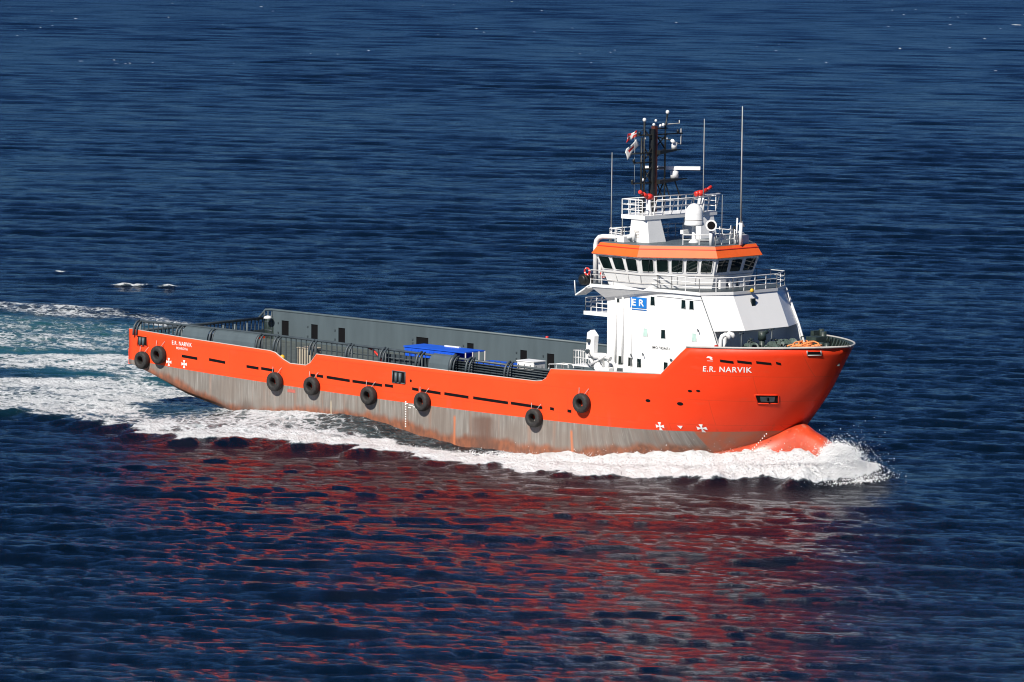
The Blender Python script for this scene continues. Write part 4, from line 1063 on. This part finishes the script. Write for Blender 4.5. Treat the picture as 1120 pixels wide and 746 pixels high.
def sea_material():
    m=bpy.data.materials.new('sea_water'); m.use_nodes=True;t=m.node_tree;n=t.nodes;l=t.links
    b=n['Principled BSDF']; out=n['Material Output']
    def node(tp,**kw):
        q=n.new(tp)
        for k,v in kw.items(): setattr(q,k,v)
        return q
    geo=node('ShaderNodeNewGeometry')
    def mapping(rot,scale):
        q=node('ShaderNodeMapping'); q.inputs['Rotation'].default_value=(0,0,rot); q.inputs['Scale'].default_value=scale; l.new(geo.outputs['Position'],q.inputs[0]); return q.outputs[0]
    def noise(v,sc,det=4,rough=.55,dist=0):
        q=node('ShaderNodeTexNoise'); q.inputs['Scale'].default_value=sc; q.inputs['Detail'].default_value=det; q.inputs['Roughness'].default_value=rough; q.inputs['Distortion'].default_value=dist; l.new(v,q.inputs['Vector']); return q.outputs[0]
    def M2(op,a,b_,c=None):
        q=node('ShaderNodeMath',operation=op)
        for i,v in enumerate((a,b_) if c is None else (a,b_,c)):
            if hasattr(v,'links'): l.new(v,q.inputs[i])
            else: q.inputs[i].default_value=v
        return q.outputs[0]
    def rng(v,a,b_,c=0,d=1):
        q=node('ShaderNodeMapRange'); q.interpolation_type='SMOOTHSTEP'; l.new(v,q.inputs[0])
        for i,k in enumerate((a,b_,c,d)): q.inputs[i+1].default_value=k
        return q.outputs[0]
    def mix(f,a,b_):
        q=node('ShaderNodeMix',data_type='RGBA')
        if hasattr(f,'links'): l.new(f,q.inputs[0])
        else: q.inputs[0].default_value=f
        for i,v in ((6,a),(7,b_)):
            if isinstance(v,tuple): q.inputs[i].default_value=(*v,1)
            else: l.new(v,q.inputs[i])
        return q.outputs[2]
    wrot=R(44)
    vw=mapping(-wrot,(.85,1.0,1))      # crests run across the wind
    fo=node('ShaderNodeAttribute',attribute_name='foam'); ae=node('ShaderNodeAttribute',attribute_name='aerated')
    F=fo.outputs['Fac'];A=ae.outputs['Fac']
    # foam pattern: patchy noise plus lacy cells
    n1=noise(mapping(0,(.6,1,1)),.55,6,.62,.6); n2=noise(mapping(0,(.8,1,1)),2.6,5,.6,.8)
    vo=node('ShaderNodeTexVoronoi',feature='DISTANCE_TO_EDGE'); vo.inputs['Scale'].default_value=.8
    dv=node('ShaderNodeMix',data_type='VECTOR'); 
    nv=node('ShaderNodeTexNoise'); nv.inputs['Scale'].default_value=.7; nv.inputs['Detail'].default_value=4; l.new(geo.outputs['Position'],nv.inputs['Vector'])
    vm=node('ShaderNodeVectorMath',operation='SCALE'); l.new(nv.outputs['Color'],vm.inputs[0]); vm.inputs['Scale'].default_value=3.2
    va=node('ShaderNodeVectorMath',operation='ADD'); l.new(mapping(0,(.6,1,1)),va.inputs[0]); l.new(vm.outputs[0],va.inputs[1]); l.new(va.outputs[0],vo.inputs['Vector'])
    lace=rng(vo.outputs['Distance'],.0,.22,1,0)
    pat=M2('ADD',M2('ADD',M2('MULTIPLY',n1,.55),M2('MULTIPLY',n2,.30)),M2('MULTIPLY',lace,.16))   # ~.2..0.85
    v=M2('ADD',M2('MULTIPLY',F,.92),pat)
    mask=rng(v,.96,1.20); mask=M2('MULTIPLY',mask,rng(F,.04,.2))
    thin=rng(v,.78,1.08); thin=M2('MULTIPLY',thin,rng(F,.04,.3))
    # water colour
    base=mix(rng(noise(mapping(0,(1,1,1)),.03,3),.3,.7),(.0005,.0036,.0090),(.0007,.0048,.012))
    base=mix(M2('MULTIPLY',A,.8),base,(.014,.10,.11))
    base=mix(M2('MULTIPLY',thin,.33),base,(.20,.26,.28))
    col=mix(mask,base,mix(rng(F,.55,1.0),(.74,.77,.80),(.82,.83,.84)))
    l.new(col,b.inputs['Base Color'])
    rough=M2('ADD',.07,M2('MULTIPLY',mask,.6)); 
    # farther out, unresolved ripples act as roughness
    cd=node('ShaderNodeVectorMath',operation='DISTANCE'); l.new(geo.outputs['Position'],cd.inputs[0]); cd.inputs[1].default_value=(0,0,0)
    rf=rng(cd.outputs['Value'],60,1100,0,.13); rough=M2('ADD',rough,rf)
    l.new(rough,b.inputs['Roughness']); b.inputs['IOR'].default_value=1.333
    l.new(M2('SUBTRACT',.45,M2('MULTIPLY',mask,.37)),b.inputs['Specular IOR Level'])
    # ripples
    h1=noise(vw,.95,7,.62); h2=noise(mapping(-wrot-.5,(1,1,1)),2.6,6,.68,.5)
    rid=M2('SUBTRACT',1.0,M2('ABSOLUTE',M2('MULTIPLY',M2('SUBTRACT',h1,.5),2.6),0))
    hh=M2('ADD',M2('MULTIPLY',rid,.17),M2('MULTIPLY',h2,.32))
    bp=node('ShaderNodeBump'); bp.inputs['Strength'].default_value=1; bp.inputs['Distance'].default_value=.75; l.new(hh,bp.inputs['Height'])
    fb=M2('ADD',M2('MULTIPLY',n2,.5),M2('MULTIPLY',noise(mapping(0,(1,1,1)),7,4,.6),.2))
    bp2=node('ShaderNodeBump'); bp2.inputs['Distance'].default_value=.8; l.new(M2('MULTIPLY',mask,.9),bp2.inputs['Strength']); l.new(fb,bp2.inputs['Height']); l.new(bp.outputs[0],bp2.inputs['Normal'])
    l.new(bp2.outputs[0],b.inputs['Normal'])
    return m
sea.data.materials.append(sea_material())

# ---------------------------------------------------------------- spray thrown up by the bow
def spray():
    M['spray']=mat('white_spray',(.86,.87,.88),.8,var=.03,spec=.2)
    g=np.random.default_rng(21)
    bm=bmesh.new(); bmesh.ops.create_cone(bm,cap_ends=False,segments=4,radius1=1,radius2=0,depth=1); bm.clear(); bm.free(); bm=bmesh.new(); vs_=[bm.verts.new(c) for c in((1,0,0),(-1,0,0),(0,1,0),(0,-1,0),(0,0,1),(0,0,-1))]; [bm.faces.new([vs_[i] for i in f]) for f in((0,2,4),(2,1,4),(1,3,4),(3,0,4),(2,0,5),(1,2,5),(3,1,5),(0,3,5))]; bm.verts.index_update(); IV=np.array([v.co[:] for v in bm.verts]); IF=np.array([[v.index for v in f.verts] for f in bm.faces]); bm.free()
    C=[];Rr=[]
    rx=[-8,0,5.6,14,22,28,33,36,38]; ry=[16,14,13.2,11.8,10.2,6.9,3.6,1.6,1.0]; H=[.5,.55,.5,.55,.8,1.1,1.4,1.6,1.4]
    for side in(-1,1):
        n=16000; x=36.2-np.abs(g.normal(size=n))*13; y=np.interp(x,rx,ry if side>0 else [16,14,13.2,11.8,10.4,7.6,4.8,2.6,1.4]); h=np.interp(x,rx,H)
        off=-g.random(n)**1.2*4.0*np.minimum(1,y/4)+g.normal(size=n)*.5
        k=np.interp(x,[10,30],[.35,1]); z=h*np.exp(-(off/2.6)**2)+g.exponential(size=n)*.26*k
        C.append(np.stack([x,side*(y+off),z],1)); Rr.append(np.minimum(.07,.012+g.exponential(size=n)*.013))
    n=95000; x=g.normal(34.9,1.1,n); y=g.normal(-.2,1.45,n); q=np.exp(-((x-34.9)/1.7)**4-(np.abs(y)/2.0)**4)
    z=1.9*q+g.normal(size=n)*.24+g.exponential(size=n)*.12
    C.append(np.stack([x,y,np.maximum(z,.2)],1)); Rr.append(np.minimum(.08,.012+g.exponential(size=n)*.014))
    n=6000; x=g.normal(36.2,.7,n); y=g.normal(0,1.4,n); C.append(np.stack([x,y,.2+g.exponential(size=n)*.6],1)); Rr.append(.012+g.exponential(size=n)*.012)
    C=np.concatenate(C);Rr=np.concatenate(Rr)
    keep=(C[:,0]>-8)&~((np.abs(C[:,1])<1.7)&(C[:,0]<34.6)); C=C[keep];Rr=Rr[keep]; n=len(C)
    V=C[:,None,:]+IV[None]*Rr[:,None,None]*g.uniform(.6,1.4,(n,1,3))*g.uniform(.8,1.2,(n,len(IV),1))
    F=(IF[None]+np.arange(n)[:,None,None]*len(IV)).reshape(-1,3)
    me=bpy.data.meshes.new('bow_spray'); V=V.reshape(-1,3)
    me.vertices.add(len(V)); me.vertices.foreach_set('co',V.astype(np.float32).ravel())
    me.loops.add(F.size); me.loops.foreach_set('vertex_index',F.astype(np.int32).ravel())
    me.polygons.add(len(F)); me.polygons.foreach_set('loop_start',np.arange(0,F.size,3,dtype=np.int32)); me.polygons.foreach_set('use_smooth',np.ones(len(F),bool)); me.update(calc_edges=True)
    me.materials.append(M['spray']); o=bpy.data.objects.new('bow_spray',me); COL.objects.link(o); o['kind']='stuff'
spray()
for o in S.objects:
    if o.type=='MESH' and o.parent is None and 'kind' not in o and 'label' not in o: print('UNTAGGED',o.name)
